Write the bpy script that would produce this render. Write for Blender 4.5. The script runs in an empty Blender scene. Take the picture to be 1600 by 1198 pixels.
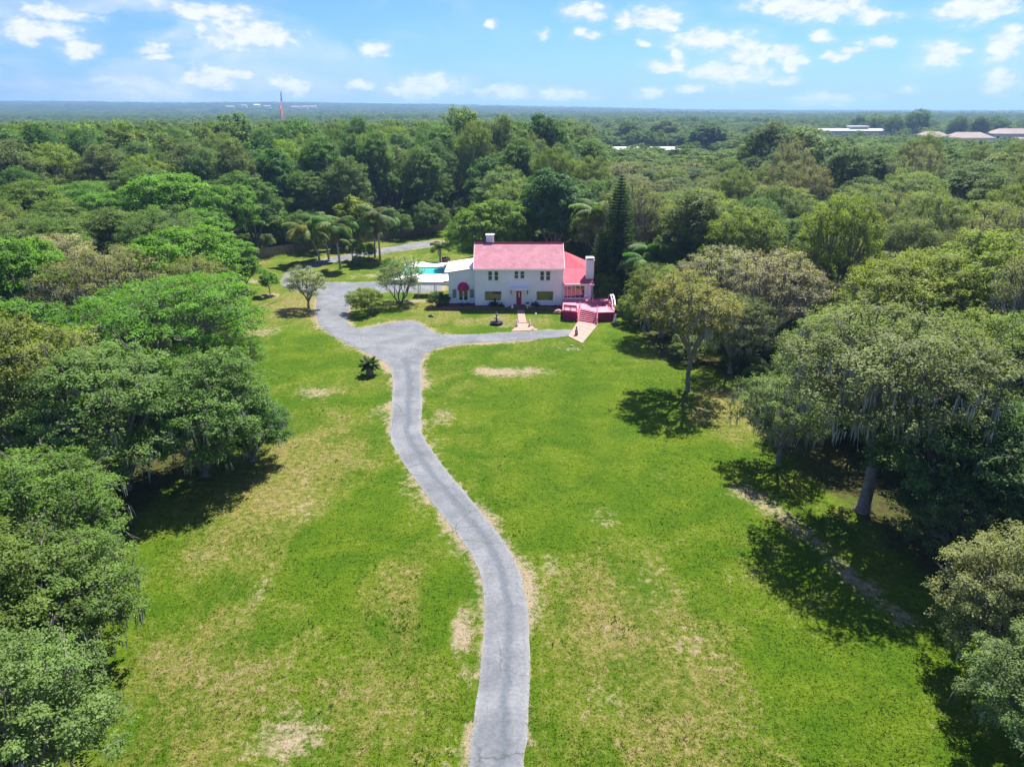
import bpy, math, random
import numpy as np
from mathutils import Vector, Matrix

# ------------------------------------------------------------------ camera, sky, sun, exposure
scene = bpy.context.scene
COL = scene.collection
R_ = math.radians
F, PITCH, CAMH = 1110.0, R_(21.2), 27.0           # focal length in photo pixels, tilt, metres above the lawn
cam_d = bpy.data.cameras.new('camera'); cam = bpy.data.objects.new('camera', cam_d); COL.objects.link(cam)
cam_d.sensor_width = 36.0; cam_d.lens = 36.0 * F / 1600.0
cam_d.clip_start = 0.5; cam_d.clip_end = 60000
cam.location = (0, 0, CAMH); cam.rotation_euler = (math.pi/2 - PITCH, 0, 0)
scene.camera = cam
vs = scene.view_settings
vs.view_transform = 'Standard'; vs.look = 'None'; vs.gamma = 1.0; vs.use_curve_mapping = False
vs.exposure = 1.62
SUN_EL, SUN_AZ = R_(57), R_(25)                   # azimuth from +Y towards +X
SKY_STRENGTH, SUN_STRENGTH = 0.095, 4.0
sd = Vector((math.sin(SUN_AZ)*math.cos(SUN_EL), math.cos(SUN_AZ)*math.cos(SUN_EL), math.sin(SUN_EL)))
sun_d = bpy.data.lights.new('sun', 'SUN'); sun = bpy.data.objects.new('sun', sun_d); COL.objects.link(sun)
sun_d.energy = SUN_STRENGTH; sun_d.angle = R_(0.5); sun_d.color = (1.0, 0.94, 0.83)
sun.rotation_euler = (-sd).to_track_quat('-Z', 'Y').to_euler()
sun.location = (40, 60, 120)
scene.cycles.use_denoising = True
scene.cycles.max_bounces = 8; scene.cycles.diffuse_bounces = 3; scene.cycles.glossy_bounces = 2
scene.cycles.transmission_bounces = 4; scene.cycles.transparent_max_bounces = 4; scene.cycles.volume_bounces = 0
scene.cycles.use_adaptive_sampling = False

def ray(px, py):
    u, v = (px-800.0)/F, (599.0-py)/F
    return Vector((u, math.cos(PITCH)+v*math.sin(PITCH), -math.sin(PITCH)+v*math.cos(PITCH)))
def G(px, py, z=0.0):                              # photo pixel -> point on the level z
    d = ray(px, py); t = (z-CAMH)/d.z
    return (d.x*t, d.y*t)
def W(zx, zy, Y):                                  # enlarged house view (4.444x from 640,340) -> (x, z) on the plane y = Y
    d = ray(640+zx/4.444, 340+zy/4.444); t = Y/d.y
    return d.x*t, CAMH+d.z*t
def PZ(px, py, Y):
    d = ray(px, py); t = Y/d.y
    return d.x*t, CAMH+d.z*t

# ------------------------------------------------------------------ node helpers
class NT:
    def __init__(s, tree): s.t = tree; s.n = tree.nodes; s.l = tree.links
    def add(s, typ, **kw):
        nd = s.n.new(typ)
        for k, v in kw.items(): setattr(nd, k, v)
        return nd
    def set(s, sock, v):
        if isinstance(v, bpy.types.NodeSocket): s.l.new(v, sock)
        else: sock.default_value = v
    def math(s, op, a, b=None, c=None, clamp=False):
        nd = s.add('ShaderNodeMath', operation=op, use_clamp=clamp)
        s.set(nd.inputs[0], a)
        if b is not None: s.set(nd.inputs[1], b)
        if c is not None: s.set(nd.inputs[2], c)
        return nd.outputs[0]
    def vmath(s, op, a, b=None):
        nd = s.add('ShaderNodeVectorMath', operation=op)
        s.set(nd.inputs[0], a)
        if b is not None: s.set(nd.inputs[1], b)
        return nd.outputs['Value'] if op in ('LENGTH', 'DOT_PRODUCT') else nd.outputs[0]
    def noise(s, vec, scale, detail=4, rough=0.55, dist=0.0, out='Fac'):
        nd = s.add('ShaderNodeTexNoise')
        if vec is not None: s.l.new(vec, nd.inputs['Vector'])
        nd.inputs['Scale'].default_value = scale; nd.inputs['Detail'].default_value = detail
        nd.inputs['Roughness'].default_value = rough; nd.inputs['Distortion'].default_value = dist
        return nd.outputs[out]
    def mix(s, fac, a, b, blend='MIX'):
        nd = s.add('ShaderNodeMix', data_type='RGBA', blend_type=blend)
        s.set(nd.inputs[0], fac)
        for sock, v in ((nd.inputs[6], a), (nd.inputs[7], b)):
            s.set(sock, v if isinstance(v, bpy.types.NodeSocket) else (*v[:3], 1))
        return nd.outputs[2]
    def ss(s, x, lo, hi):                          # smooth step
        nd = s.add('ShaderNodeMapRange', interpolation_type='SMOOTHSTEP')
        s.set(nd.inputs[0], x); nd.inputs[1].default_value = lo; nd.inputs[2].default_value = hi
        return nd.outputs[0]
    def lin(s, x, lo, hi, a, b):
        nd = s.add('ShaderNodeMapRange'); s.set(nd.inputs[0], x)
        for i, v in enumerate((lo, hi, a, b)): nd.inputs[i+1].default_value = v
        return nd.outputs[0]
    def attr(s, name):
        return s.add('ShaderNodeAttribute', attribute_name=name).outputs['Fac']
    def pos(s): return s.add('ShaderNodeNewGeometry').outputs['Position']
    def bump(s, h, strength, dist):
        nd = s.add('ShaderNodeBump'); nd.inputs['Strength'].default_value = strength
        nd.inputs['Distance'].default_value = dist; s.l.new(h, nd.inputs['Height']); return nd.outputs[0]

def new_mat(name):
    m = bpy.data.materials.new(name); m.use_nodes = True
    nt = NT(m.node_tree); nt.n.clear()
    out = nt.add('ShaderNodeOutputMaterial')
    return m, nt, out
def principled(nt, out, col, rough=0.8, spec=0.3, normal=None, metallic=0.0):
    b = nt.add('ShaderNodeBsdfPrincipled')
    nt.set(b.inputs['Base Color'], col if isinstance(col, bpy.types.NodeSocket) else (*col[:3], 1))
    nt.set(b.inputs['Roughness'], rough); b.inputs['Specular IOR Level'].default_value = spec
    b.inputs['Metallic'].default_value = metallic
    if normal is not None: nt.l.new(normal, b.inputs['Normal'])
    if out is not None: nt.l.new(b.outputs[0], out.inputs['Surface'])
    return b
def plain(name, col, rough=0.75, var=0.12, scale=1.5, spec=0.3, bump=0.0, metallic=0.0):
    m, nt, out = new_mat(name); p = nt.pos()
    n = nt.noise(p, scale, 5); n2 = nt.noise(p, scale*9, 3)
    f = nt.math('ADD', nt.lin(n, .3, .7, 1-var, 1+var), nt.lin(n2, .3, .7, -var*.6, var*.6))
    c = nt.mix(1.0, col, (1, 1, 1), 'MULTIPLY')
    cc = nt.add('ShaderNodeVectorMath', operation='SCALE'); nt.l.new(c, cc.inputs[0]); nt.l.new(f, cc.inputs['Scale'])
    principled(nt, out, cc.outputs[0], rough, spec, nt.bump(n2, bump, .05) if bump else None, metallic)
    return m

# ------------------------------------------------------------------ world: Nishita sky with cumulus
world = bpy.data.worlds.new('World'); scene.world = world; world.use_nodes = True
wt = NT(world.node_tree); wt.n.clear()
wout = wt.add('ShaderNodeOutputWorld'); bg = wt.add('ShaderNodeBackground')
sky = wt.add('ShaderNodeTexSky', sky_type='NISHITA'); sky.sun_disc = False
sky.sun_elevation = SUN_EL; sky.sun_rotation = SUN_AZ; sky.altitude = 60
sky.air_density = 1.0; sky.dust_density = 0.6; sky.ozone_density = 3.0
SKYCOL = sky.outputs[0]
tc = wt.add('ShaderNodeTexCoord').outputs['Generated']
sx = wt.add('ShaderNodeSeparateXYZ'); wt.l.new(tc, sx.inputs[0])
az = wt.math('ARCTAN2', sx.outputs[0], sx.outputs[1]); el = wt.math('ARCSINE', sx.outputs[2])
uv = wt.add('ShaderNodeCombineXYZ'); wt.l.new(az, uv.inputs[0]); wt.l.new(el, uv.inputs[1])
UV0 = uv.outputs[0]
st = wt.vmath('MULTIPLY', UV0, (1.0, 1.8, 1.0))
nA = wt.noise(st, 22, 3, .6, out='Color'); nB = wt.noise(st, 46, 4, .6)
warp = wt.vmath('MULTIPLY', wt.vmath('SUBTRACT', nA, (.5, .5, .5)), (.05, .026, 0))
UV = wt.vmath('ADD', UV0, warp)
# cumulus in view: photo centre, half width, half height (pixels)
CL = [(586,75,23,11),(1030,25,42,19),(985,30,30,12),(1110,60,75,14),(1172,78,42,19),(1225,78,22,10),(1135,108,72,16),(1240,95,24,12),
 (1057,84,16,9),(1045,98,36,9),(1222,121,26,7),(1082,137,26,7),(664,132,66,15),(795,143,45,9),(455,133,34,14),(385,118,24,9),(330,118,60,18),
 (915,12,36,13),(914,51,17,8),(847,53,13,7),(1008,68,13,5),(1240,6,90,16),(1290,10,70,20),(1365,22,50,11),(1525,10,80,18),(1570,65,42,22),
 (1470,78,44,19),(1365,61,32,8),(1290,56,22,9),(1306,84,22,7),(1330,75,18,6),(1415,138,16,5),(1572,118,34,18),(1560,140,20,8),
 (330,15,85,13),(390,50,85,24),(240,75,32,9),(120,75,34,12),(770,38,10,6),(560,131,24,8),(1015,146,24,7),(60,45,70,16),(90,20,70,14),
 (1290,155,70,9),(880,147,50,8),(250,90,28,6)]
acc = None
def direl(px, py):
    d = ray(px, py).normalized(); return math.atan2(d.x, d.y), math.asin(d.z)
for (cx, cy, hw, hh) in CL:
    a0, e0 = direl(cx, cy+hh*.25); a1, _ = direl(cx+hw, cy); _, e1 = direl(cx, cy-hh)
    q = wt.vmath('MULTIPLY', wt.vmath('SUBTRACT', UV, (a0, e0, 0)), (1/abs(a1-a0), 1/max(1e-4, abs(e1-e0)), 0))
    m_ = wt.vmath('DOT_PRODUCT', q, q)
    acc = m_ if acc is None else wt.math('MINIMUM', acc, m_)
acc = wt.math('SUBTRACT', 1.0, wt.math('MINIMUM', acc, 4.0))
dens = wt.math('ADD', acc, wt.lin(nB, .25, .75, -.8, .75))
mask = wt.math('ADD', wt.math('MULTIPLY', wt.ss(dens, -.2, 1.0), .8), wt.math('MULTIPLY', wt.ss(wt.math('ADD', acc, wt.lin(nB, .25, .75, -.5, .5)), -1.6, .6), .22))
# fair-weather clouds over the unseen sky, cover raised to whiten the fill light
zc = wt.math('MAXIMUM', sx.outputs[2], .03)
pl = wt.add('ShaderNodeCombineXYZ'); wt.l.new(wt.math('DIVIDE', sx.outputs[0], zc), pl.inputs[0]); wt.l.new(wt.math('DIVIDE', sx.outputs[1], zc), pl.inputs[1])
gen = wt.ss(wt.noise(pl.outputs[0], 1.3, 4, .58), .50, .68)
outside = wt.math('MAXIMUM', wt.ss(wt.math('ABSOLUTE', az), .80, .95), wt.ss(el, .20, .28))
gen = wt.math('MULTIPLY', wt.math('MULTIPLY', gen, outside), wt.ss(el, .01, .12))
# thin high veil towards the left and along the horizon
veil = wt.ss(wt.noise(wt.vmath('MULTIPLY', UV, (1, 2.6, 1)), 5.5, 3, .6, .6), .42, .85)
veil = wt.math('MULTIPLY', veil, wt.lin(az, .05, -.45, .06, 1.25)); veil = wt.math('MAXIMUM', wt.math('MINIMUM', veil, .8), 0.0)
CLOUD = .345/SKY_STRENGTH
shade = wt.lin(nB, .3, .7, .88, 1.04)
cc = wt.add('ShaderNodeVectorMath', operation='SCALE'); cc.inputs[0].default_value = (CLOUD*.95, CLOUD*.98, CLOUD*1.02); wt.l.new(shade, cc.inputs['Scale'])
skyc = wt.mix(1.0, SKYCOL, (0.215, 0.345, 0.63), 'MULTIPLY')
bg2 = wt.add('ShaderNodeBackground'); wmix = wt.add('ShaderNodeMixShader')
wt.l.new(wt.mix(wt.math('MULTIPLY', wt.math('MAXIMUM', mask, veil, clamp=True), .95), skyc, cc.outputs[0]), bg.inputs['Color'])
wt.l.new(wt.mix(gen, skyc, (CLOUD*.9, CLOUD*.93, CLOUD*.97)), bg2.inputs['Color'])
inband = wt.math('MULTIPLY', wt.math('LESS_THAN', el, .20), wt.math('LESS_THAN', wt.math('ABSOLUTE', az), .80))
wt.l.new(inband, wmix.inputs[0]); wt.l.new(bg2.outputs[0], wmix.inputs[1]); wt.l.new(bg.outputs[0], wmix.inputs[2]); wt.l.new(wmix.outputs[0], wout.inputs[0])
bg2.inputs['Strength'].default_value = SKY_STRENGTH
bg.inputs['Strength'].default_value = SKY_STRENGTH

# ------------------------------------------------------------------ mesh helpers
class MB:
    def __init__(s): s.v = []; s.f = []
    def quad(s, *p):
        i = len(s.v); s.v += [tuple(q) for q in p]; s.f.append(tuple(range(i, i+len(p)))); return s
    def box(s, x0, x1, y0, y1, z0, z1):
        i = len(s.v)
        s.v += [(x0,y0,z0),(x1,y0,z0),(x1,y1,z0),(x0,y1,z0),(x0,y0,z1),(x1,y0,z1),(x1,y1,z1),(x0,y1,z1)]
        s.f += [tuple(i+k for k in q) for q in ((0,3,2,1),(4,5,6,7),(0,1,5,4),(1,2,6,5),(2,3,7,6),(3,0,4,7))]; return s
    def prism(s, poly, z0, z1):                    # counter-clockwise polygon in x, y
        n = len(poly); i = len(s.v)
        s.v += [(x, y, z0) for x, y in poly] + [(x, y, z1) for x, y in poly]
        s.f += [tuple(i+n+k for k in range(n)), tuple(i+k for k in reversed(range(n)))]
        s.f += [(i+k, i+(k+1) % n, i+n+(k+1) % n, i+n+k) for k in range(n)]; return s
    def tube(s, pts, rad, n=6, cap=True):
        pts = [Vector(p) for p in pts]; base = len(s.v); up = Vector((0, 0, 1))
        for k, p in enumerate(pts):
            t = (pts[min(k+1, len(pts)-1)] - pts[max(k-1, 0)]).normalized()
            a = t.cross(up if abs(t.z) < .95 else Vector((1, 0, 0))).normalized(); b = t.cross(a)
            for j in range(n):
                q = p + (a*math.cos(2*math.pi*j/n) + b*math.sin(2*math.pi*j/n))*rad[k]; s.v.append(tuple(q))
        for k in range(len(pts)-1):
            for j in range(n):
                s.f.append((base+k*n+j, base+k*n+(j+1) % n, base+(k+1)*n+(j+1) % n, base+(k+1)*n+j))
        if cap: s.f.append(tuple(base+(len(pts)-1)*n+j for j in range(n))); s.f.append(tuple(base+j for j in reversed(range(n))))
        return s
    def lathe(s, prof, c=(0, 0, 0), n=14):          # (radius, z)
        return s.tube([(c[0], c[1], c[2]+z) for r, z in prof], [max(r, .001) for r, z in prof], n)
    def build(s, name, mat, parent=None, smooth=False, world=True):
        me = bpy.data.meshes.new(name)
        v = np.array(s.v, dtype=float)
        if parent is not None and world:
            o = parent; off = np.zeros(3)
            while o is not None: off += np.array(o.location); o = o.parent
            v = v - off
        me.from_pydata(v.tolist(), [], s.f); me.update()
        if smooth: me.polygons.foreach_set('use_smooth', [True]*len(me.polygons))
        if mat: me.materials.append(mat)
        return link(name, me, parent)
def link(name, data, parent=None):
    o = bpy.data.objects.new(name, data); COL.objects.link(o)
    if parent is not None: o.parent = parent
    return o
def tag(o, label, cat, group=None):
    o['label'] = label; o['category'] = cat
    if group: o['group'] = group
    return o
def thing(name, label, cat, loc=(0, 0, 0), rz=0.0, group=None, sc=1.0):
    o = link(name, None); o.location = loc; o.rotation_euler = (0, 0, rz); o.scale = (sc, sc, sc)
    o.empty_display_size = .3
    return tag(o, label, cat, group)
def copy_child(src, parent):
    c = src.copy(); COL.objects.link(c); c.parent = parent; return c
def np_mesh(name, verts, faces, mat, attrs=None):   # faces: (n, k) array
    me = bpy.data.meshes.new(name); n, k = faces.shape
    me.vertices.add(len(verts)); me.vertices.foreach_set('co', verts.astype(np.float32).ravel())
    me.loops.add(n*k); me.loops.foreach_set('vertex_index', faces.astype(np.int32).ravel())
    me.polygons.add(n); me.polygons.foreach_set('loop_start', np.arange(0, n*k, k, dtype=np.int32))
    for nm, (dom, arr) in (attrs or {}).items():
        a = me.attributes.new(nm, 'FLOAT', dom); a.data.foreach_set('value', arr.astype(np.float32))
    me.update(calc_edges=True)
    if mat: me.materials.append(mat)
    return me
def vnoise(x, y, s, seed=0):                        # smooth value noise, numpy
    rs = np.random.RandomState(seed); T = rs.rand(64, 64)
    u, v = x/s, y/s; i, j = np.floor(u).astype(int), np.floor(v).astype(int); a, b = u-i, v-j
    a, b = a*a*(3-2*a), b*b*(3-2*b)
    g = lambda p, q: T[p % 64, q % 64]
    return (g(i,j)*(1-a)+g(i+1,j)*a)*(1-b) + (g(i,j+1)*(1-a)+g(i+1,j+1)*a)*b
def fbm(x, y, s, seed=0, o=4):
    r = 0; w = 0
    for k in range(o): r = r + vnoise(x+k*17.3, y-k*9.1, s/2**k, seed+k)*.55**k; w += .55**k
    return r/w
def sstep(a, b, x):
    t = np.clip((x-a)/(b-a), 0, 1); return t*t*(3-2*t)

# ------------------------------------------------------------------ ground shapes traced on the level lawn
dl = [(726,1260),(730,1198),(743,1099),(753,1032),(756,966),(756,916),(746,883),(726,850),(694,810),(660,764),(627,720),(609,687),(610,660),(612,634),(615,583),(600,563),(563,547),(530,530),(505,515),(495,500),(493,480),(496,464)]
dr = [(818,1260),(819,1198),(824,1132),(828,1066),(827,966),(819,916),(806,876),(779,833),(753,800),(727,770),(705,743),(684,717),(657,677),(659,650),(660,633),(659,600),(658,562),(664,551),(690,541),(720,537),(800,533),(896,525)]
top = [(902,519),(895,514),(840,517),(780,520.5),(720,523),(690,523),(672,518),(655,503),(640,500),(600,506),(562,514),(547,510),(540,500),(546,482),(552,466),(566,460),(600,457),(640,457),(688,456),(692,446),(692,439.5),(640,439),(586,440),(563,441),(493,442),(470,442),(462,437),(468,428),(500,415),(530,408),(600,396),(650,388),(690,383),(692,376),(650,379),(600,388),(545,398),(505,405),(470,416),(446,428),(439,437),(440,447),(455,453),(480,456)]
def densify(pts, step, jit, seed):
    rs = random.Random(seed); out = []
    for k in range(len(pts)-1):
        a, b = Vector(pts[k]), Vector(pts[k+1]); n = max(1, int((b-a).length/step))
        for q in range(n):
            p = a.lerp(b, q/n); out.append((p.x+rs.uniform(-jit, jit), p.y+rs.uniform(-jit, jit)))
    return out
def chaikin(p, n=2, closed=False):
    for _ in range(n):
        q = [] if closed else [p[0]]
        for k in range(len(p) if closed else len(p)-1):
            a, b = p[k], p[(k+1) % len(p)]
            q += [(a[0]*.75+b[0]*.25, a[1]*.75+b[1]*.25), (a[0]*.25+b[0]*.75, a[1]*.25+b[1]*.75)]
        if not closed: q.append(p[-1])
        p = q
    return p
outline_px = dr + top + dl[::-1]
DRIVE = chaikin([G(*p) for p in outline_px], 2, True)
DRIVE = densify(DRIVE+[DRIVE[0]], .45, .05, 3)
DRV = np.array(DRIVE)
def dist_poly(x, y, P, closed=True):
    best = np.full(x.shape, 1e9); n = len(P)
    for k in range(n if closed else n-1):
        a, b = P[k], P[(k+1) % n]; d = b-a; L = d@d
        if L < 1e-9: continue
        t = np.clip(((x-a[0])*d[0]+(y-a[1])*d[1])/L, 0, 1)
        best = np.minimum(best, (x-a[0]-t*d[0])**2+(y-a[1]-t*d[1])**2)
    return np.sqrt(best)
def inside(x, y, P):
    c = np.zeros(x.shape, bool); n = len(P)
    for k in range(n):
        (x1, y1), (x2, y2) = P[k], P[(k+1) % n]
        if y1 == y2: continue
        m = ((y1 > y) != (y2 > y)) & (x < (x2-x1)*(y-y1)/(y2-y1)+x1); c ^= m
    return c
# open ground (lawn and yard); everything outside is woodland floor
open_px = [(60,1400),(150,1198),(215,960),(250,800),(330,735),(392,650),(395,560),(378,480),(385,425),(405,404),(475,393),(608,372),(716,360),(770,400),(900,430),(960,480),(985,530),(1010,560),(1150,600),(1170,700),(1290,790),(1400,900),(1480,1000),(1560,1198),(1650,1400)]
OPEN = np.array([G(*p) for p in open_px])
def ground_z(x, y):
    r = np.sqrt(x*x+y*y)
    h = sstep(150, 230, r)*2.0 - sstep(260, 600, r)*5.0 + sstep(500, 1200, r)*(fbm(x, y, 500, 5)-.5)*10
    far = sstep(1800, 5200, r)
    a = np.arctan2(x, np.maximum(y, 1))
    ridge = 42*sstep(.30, -.12, a)*(.75+.5*fbm(x, y, 1500, 9)) + 16*fbm(x, y, 900, 11, 3) - 6 + 10*np.exp(-((a+.30)/.12)**2)
    h = h + far*ridge - sstep(6200, 8800, r)*30
    return np.where(y < 0, 0*h, h)

# ------------------------------------------------------------------ ground material
def lawn_color(nt, p):
    big = nt.noise(p, .055, 5, .6, .4); mid = nt.noise(p, .22, 6, .65, .5); fine = nt.noise(p, 2.2, 5, .7); tiny = nt.noise(p, 9, 4, .7)
    lush = nt.mix(nt.ss(mid, .35, .65), (.048, .102, .003), (.088, .137, .006))
    dry = nt.mix(nt.ss(fine, .35, .65), (.125, .142, .020), (.195, .165, .052))
    t = nt.math('ADD', nt.math('MULTIPLY', big, .55), nt.math('ADD', nt.math('MULTIPLY', mid, .35), nt.math('MULTIPLY', fine, .22)))
    streak = nt.noise(nt.vmath('MULTIPLY', p, (1.5, .07, 1)), 1.0, 3, .6, .3)
    t = nt.math('ADD', nt.math('ADD', t, nt.lin(streak, .3, .7, -.05, .05)), nt.math('MULTIPLY', nt.attr('dry'), .30))
    c = nt.mix(nt.ss(t, .53, .80), lush, dry)
    t2 = nt.math('ADD', nt.math('MULTIPLY', mid, .5), nt.math('ADD', nt.math('MULTIPLY', fine, .5), nt.math('MULTIPLY', nt.attr('dry'), .16)))
    c = nt.mix(nt.math('MULTIPLY', nt.ss(t2, .545, .72), .75), c, (.205, .158, .09))
    v = nt.math('ADD', nt.lin(tiny, .3, .7, .6, 1.36), nt.lin(fine, .3, .7, -.18, .18))
    s = nt.add('ShaderNodeVectorMath', operation='SCALE'); nt.l.new(c, s.inputs[0]); nt.l.new(v, s.inputs['Scale'])
    return s.outputs[0], fine, tiny, mid
gm, nt, out = new_mat('lawn_and_soil')
p = nt.pos(); gc, fine, tiny, mid = lawn_color(nt, p)
sand = nt.mix(nt.ss(tiny, .3, .7), (.21, .16, .10), (.36, .29, .21))
brk = nt.math('ADD', nt.attr('dirt'), nt.math('ADD', nt.lin(fine, .2, .8, -.6, .6), nt.lin(mid, .25, .75, -.45, .45)))
gc = nt.mix(nt.math('MULTIPLY', nt.ss(brk, .30, .95), .9), gc, sand)
lit = nt.mix(nt.ss(fine, .35, .65), (.055, .038, .020), (.06, .085, .018))
brl = nt.math('ADD', nt.attr('litter'), nt.lin(mid, .2, .8, -.35, .35))
gc = nt.mix(nt.ss(brl, .4, .75), gc, lit)
hb = nt.math('ADD', nt.math('MULTIPLY', fine, .6), nt.math('MULTIPLY', tiny, .5))
principled(nt, out, gc, .95, .08, nt.bump(hb, .9, .22))

xs = np.concatenate([-np.geomspace(64, 9000, 34)[::-1], np.arange(-63, 63.1, .6), np.geomspace(64, 9000, 34)])
ys = np.concatenate([-np.geomspace(14, 9000, 14)[::-1], np.arange(-13, 178, .6), np.geomspace(179, 9500, 46)])
X, Y = np.meshgrid(xs, ys); x, y = X.ravel(), Y.ravel()
near = (np.abs(x) < 70) & (y > -20) & (y < 200)
dd = np.full(x.shape, 99.0); dd[near] = dist_poly(x[near], y[near], DRV); ins = np.zeros(x.shape, bool); ins[near] = inside(x[near], y[near], DRV)
op = inside(x, y, OPEN); do = np.full(x.shape, 99.0); do[near] = dist_poly(x[near], y[near], OPEN)
so = np.where(op, do, -do)
litter = np.where(near, sstep(2.0, -5.0, so), 1.0)
dirt = .85*sstep(1.7, .0, dd)*sstep(.25, .62, fbm(x, y, 5, 21))
dirt = np.where(ins, 1.0, dirt)
def blob(px, py, rx, ry, amt):
    cx, cy = G(px, py); return amt*np.clip(1.25-np.sqrt(((x-cx)/rx)**2+((y-cy)/ry)**2), 0, 1)
for b in [(795,580,5.4,2.0,1.05),(490,615,3.5,3.2,.62),(470,790,2.2,5.5,.5),(945,805,1.6,1.9,.55),(1010,920,2.4,3,.5),(720,985,.8,2.6,.8),(455,1150,2.3,2.2,.8),(400,930,.6,3.2,.6),
          (1170,772,2.4,1.2,.8),(860,880,.7,1.6,.6),(640,470,4.5,1.6,.75),(590,430,7,2.5,.6),(640,410,8,4,.55),
          (410,440,4,2.6,.75),(420,462,2.4,1.6,1.0),(590,566,1.9,1.6,.9),(780,510,3.5,1.2,.55),(870,500,2.5,1.4,.5),(885,545,3,1.2,.7),(405,520,3.4,4.5,.55),(1030,745,1.6,1.6,.5),(690,650,1.2,4.5,.5),(590,645,1.3,2.5,.45),(640,750,1.4,3.2,.6),(1080,1010,2.2,2.2,.45),(960,1090,1.7,1.4,.4),(1160,660,3,3,.4)]:
    dirt = np.maximum(dirt, blob(*b)*(.6+.8*fbm(x, y, 3, 31)))
TRAIL = np.array([G(*q) for q in [(1150,765),(1200,790),(1245,815),(1275,850),(1320,890),(1365,925),(1410,965)]])
dt = np.full(x.shape, 99.0); dt[near] = dist_poly(x[near], y[near], TRAIL, False)
dirt = np.maximum(dirt, .75*sstep(2.1, .1, dt)*(.3+1.0*fbm(x, y, 3, 51)))
dry = np.zeros_like(x)
for b in [(440,760,6,14,.55),(300,1080,6,8,.5),(980,960,4.5,7,.7),(1090,1060,5,6,.5),(1130,640,8,7,.55),(640,940,3,6,.35),(470,480,8,10,.8),(560,1100,4,5,.35),(760,500,14,3,.6),(600,405,22,20,.3),(700,480,10,4,.5),(1050,1150,4,4,.5)]:
    dry = np.maximum(dry, blob(*b))
for b in [(900,640,10,12,-.75),(1000,720,8,9,-.7),(560,830,3.5,8,-.5),(690,930,1.6,4,-.7),(460,560,4,8,-.4),(830,800,4,6,-.4),(1230,1050,3,3,-.4)]:
    dry = dry + blob(*b)
z = ground_z(x, y) + np.where(near, (fbm(x, y, 6, 41)-.5)*.10*sstep(.2, 2.0, dd)*np.where(ins, 0, 1), 0)
nx, ny = len(xs), len(ys)
idx = np.arange(nx*ny).reshape(ny, nx)
faces = np.stack([idx[:-1,:-1], idx[:-1,1:], idx[1:,1:], idx[1:,:-1]], -1).reshape(-1, 4)
me = np_mesh('ground', np.stack([x, y, z], 1), faces, gm, {'dirt': ('POINT', dirt), 'litter': ('POINT', litter), 'dry': ('POINT', dry)})
me.polygons.foreach_set('use_smooth', np.ones(len(me.polygons), bool))
ground = link('ground', me); ground['kind'] = 'structure'
def samp(field, px, py):                            # nearest grid value
    i = np.clip(np.searchsorted(xs, px), 0, nx-1); j = np.clip(np.searchsorted(ys, py), 0, ny-1); return field.reshape(ny, nx)[j, i]

# ------------------------------------------------------------------ driveway
dm, nt, out = new_mat('old_asphalt'); p = nt.pos()
n1 = nt.noise(p, .35, 5, .6); n2 = nt.noise(p, 5, 5, .7); n3 = nt.noise(p, 40, 3, .7)
across = nt.attr('across')
c = nt.mix(nt.ss(n1, .3, .7), (.118, .127, .142), (.182, .190, .205))
wear = nt.math('MULTIPLY', nt.ss(nt.math('ABSOLUTE', nt.math('SUBTRACT', nt.math('ADD', across, nt.lin(n1, .3, .7, -.08, .08)), .56)), .17, .02), .75)
c = nt.mix(wear, c, (.09, .105, .125))
c = nt.mix(nt.math('MULTIPLY', nt.ss(nt.math('ABSOLUTE', nt.math('SUBTRACT', across, .5)), .36, .52), .55), c, (.25, .243, .225))
v = nt.math('ADD', nt.lin(n2, .3, .7, .76, 1.2), nt.lin(n3, .3, .7, -.16, .16))
s = nt.add('ShaderNodeVectorMath', operation='SCALE'); nt.l.new(c, s.inputs[0]); nt.l.new(v, s.inputs['Scale'])
vo = nt.add('ShaderNodeTexVoronoi', feature='DISTANCE_TO_EDGE'); vo.inputs['Scale'].default_value = .33
wp = nt.vmath('ADD', p, nt.vmath('MULTIPLY', nt.noise(p, 1.6, 4, out='Color'), (.9, .9, 0))); nt.l.new(wp, vo.inputs['Vector'])
crack = nt.math('MULTIPLY', nt.ss(vo.outputs['Distance'], .02, .0), nt.ss(nt.noise(p, .16, 2), .42, .58))
c = nt.mix(nt.math('MULTIPLY', crack, .75), s.outputs[0], (.06, .065, .05))
leafy = nt.ss(nt.noise(p, 1.1, 6, .75), .66, .76)
c = nt.mix(nt.math('MULTIPLY', leafy, .35), c, (.16, .12, .08))
c = nt.mix(nt.math('MULTIPLY', nt.ss(nt.noise(p, .12, 3, .5, 1.2), .52, .56), .18), c, (.085, .095, .11))
principled(nt, out, c, .9, .2, nt.bump(n3, .5, .02))
def fill_poly(pts, zt, thick):
    import bmesh
    bm = bmesh.new(); vs_ = [bm.verts.new((a, b, zt)) for a, b in pts]
    f = bm.faces.new(vs_)
    bmesh.ops.triangulate(bm, faces=[f])
    me_ = bpy.data.meshes.new('m'); bm.to_mesh(me_); bm.free(); return me_
poly = DRIVE if sum(DRIVE[k-1][0]*DRIVE[k][1]-DRIVE[k][0]*DRIVE[k-1][1] for k in range(len(DRIVE))) > 0 else DRIVE[::-1]
me = fill_poly(poly, .045, 0); me.name = 'driveway'; me.materials.append(dm)
# position across the lane for wheel wear, from the two traced edges
Lp, Rp = np.array(chaikin([G(*q) for q in dl[:16]], 2)), np.array(chaikin([G(*q) for q in dr[:17]], 2))
co = np.array([v.co[:] for v in me.vertices]); a_, b_ = dist_poly(co[:,0], co[:,1], Lp, False), dist_poly(co[:,0], co[:,1], Rp, False)
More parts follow.
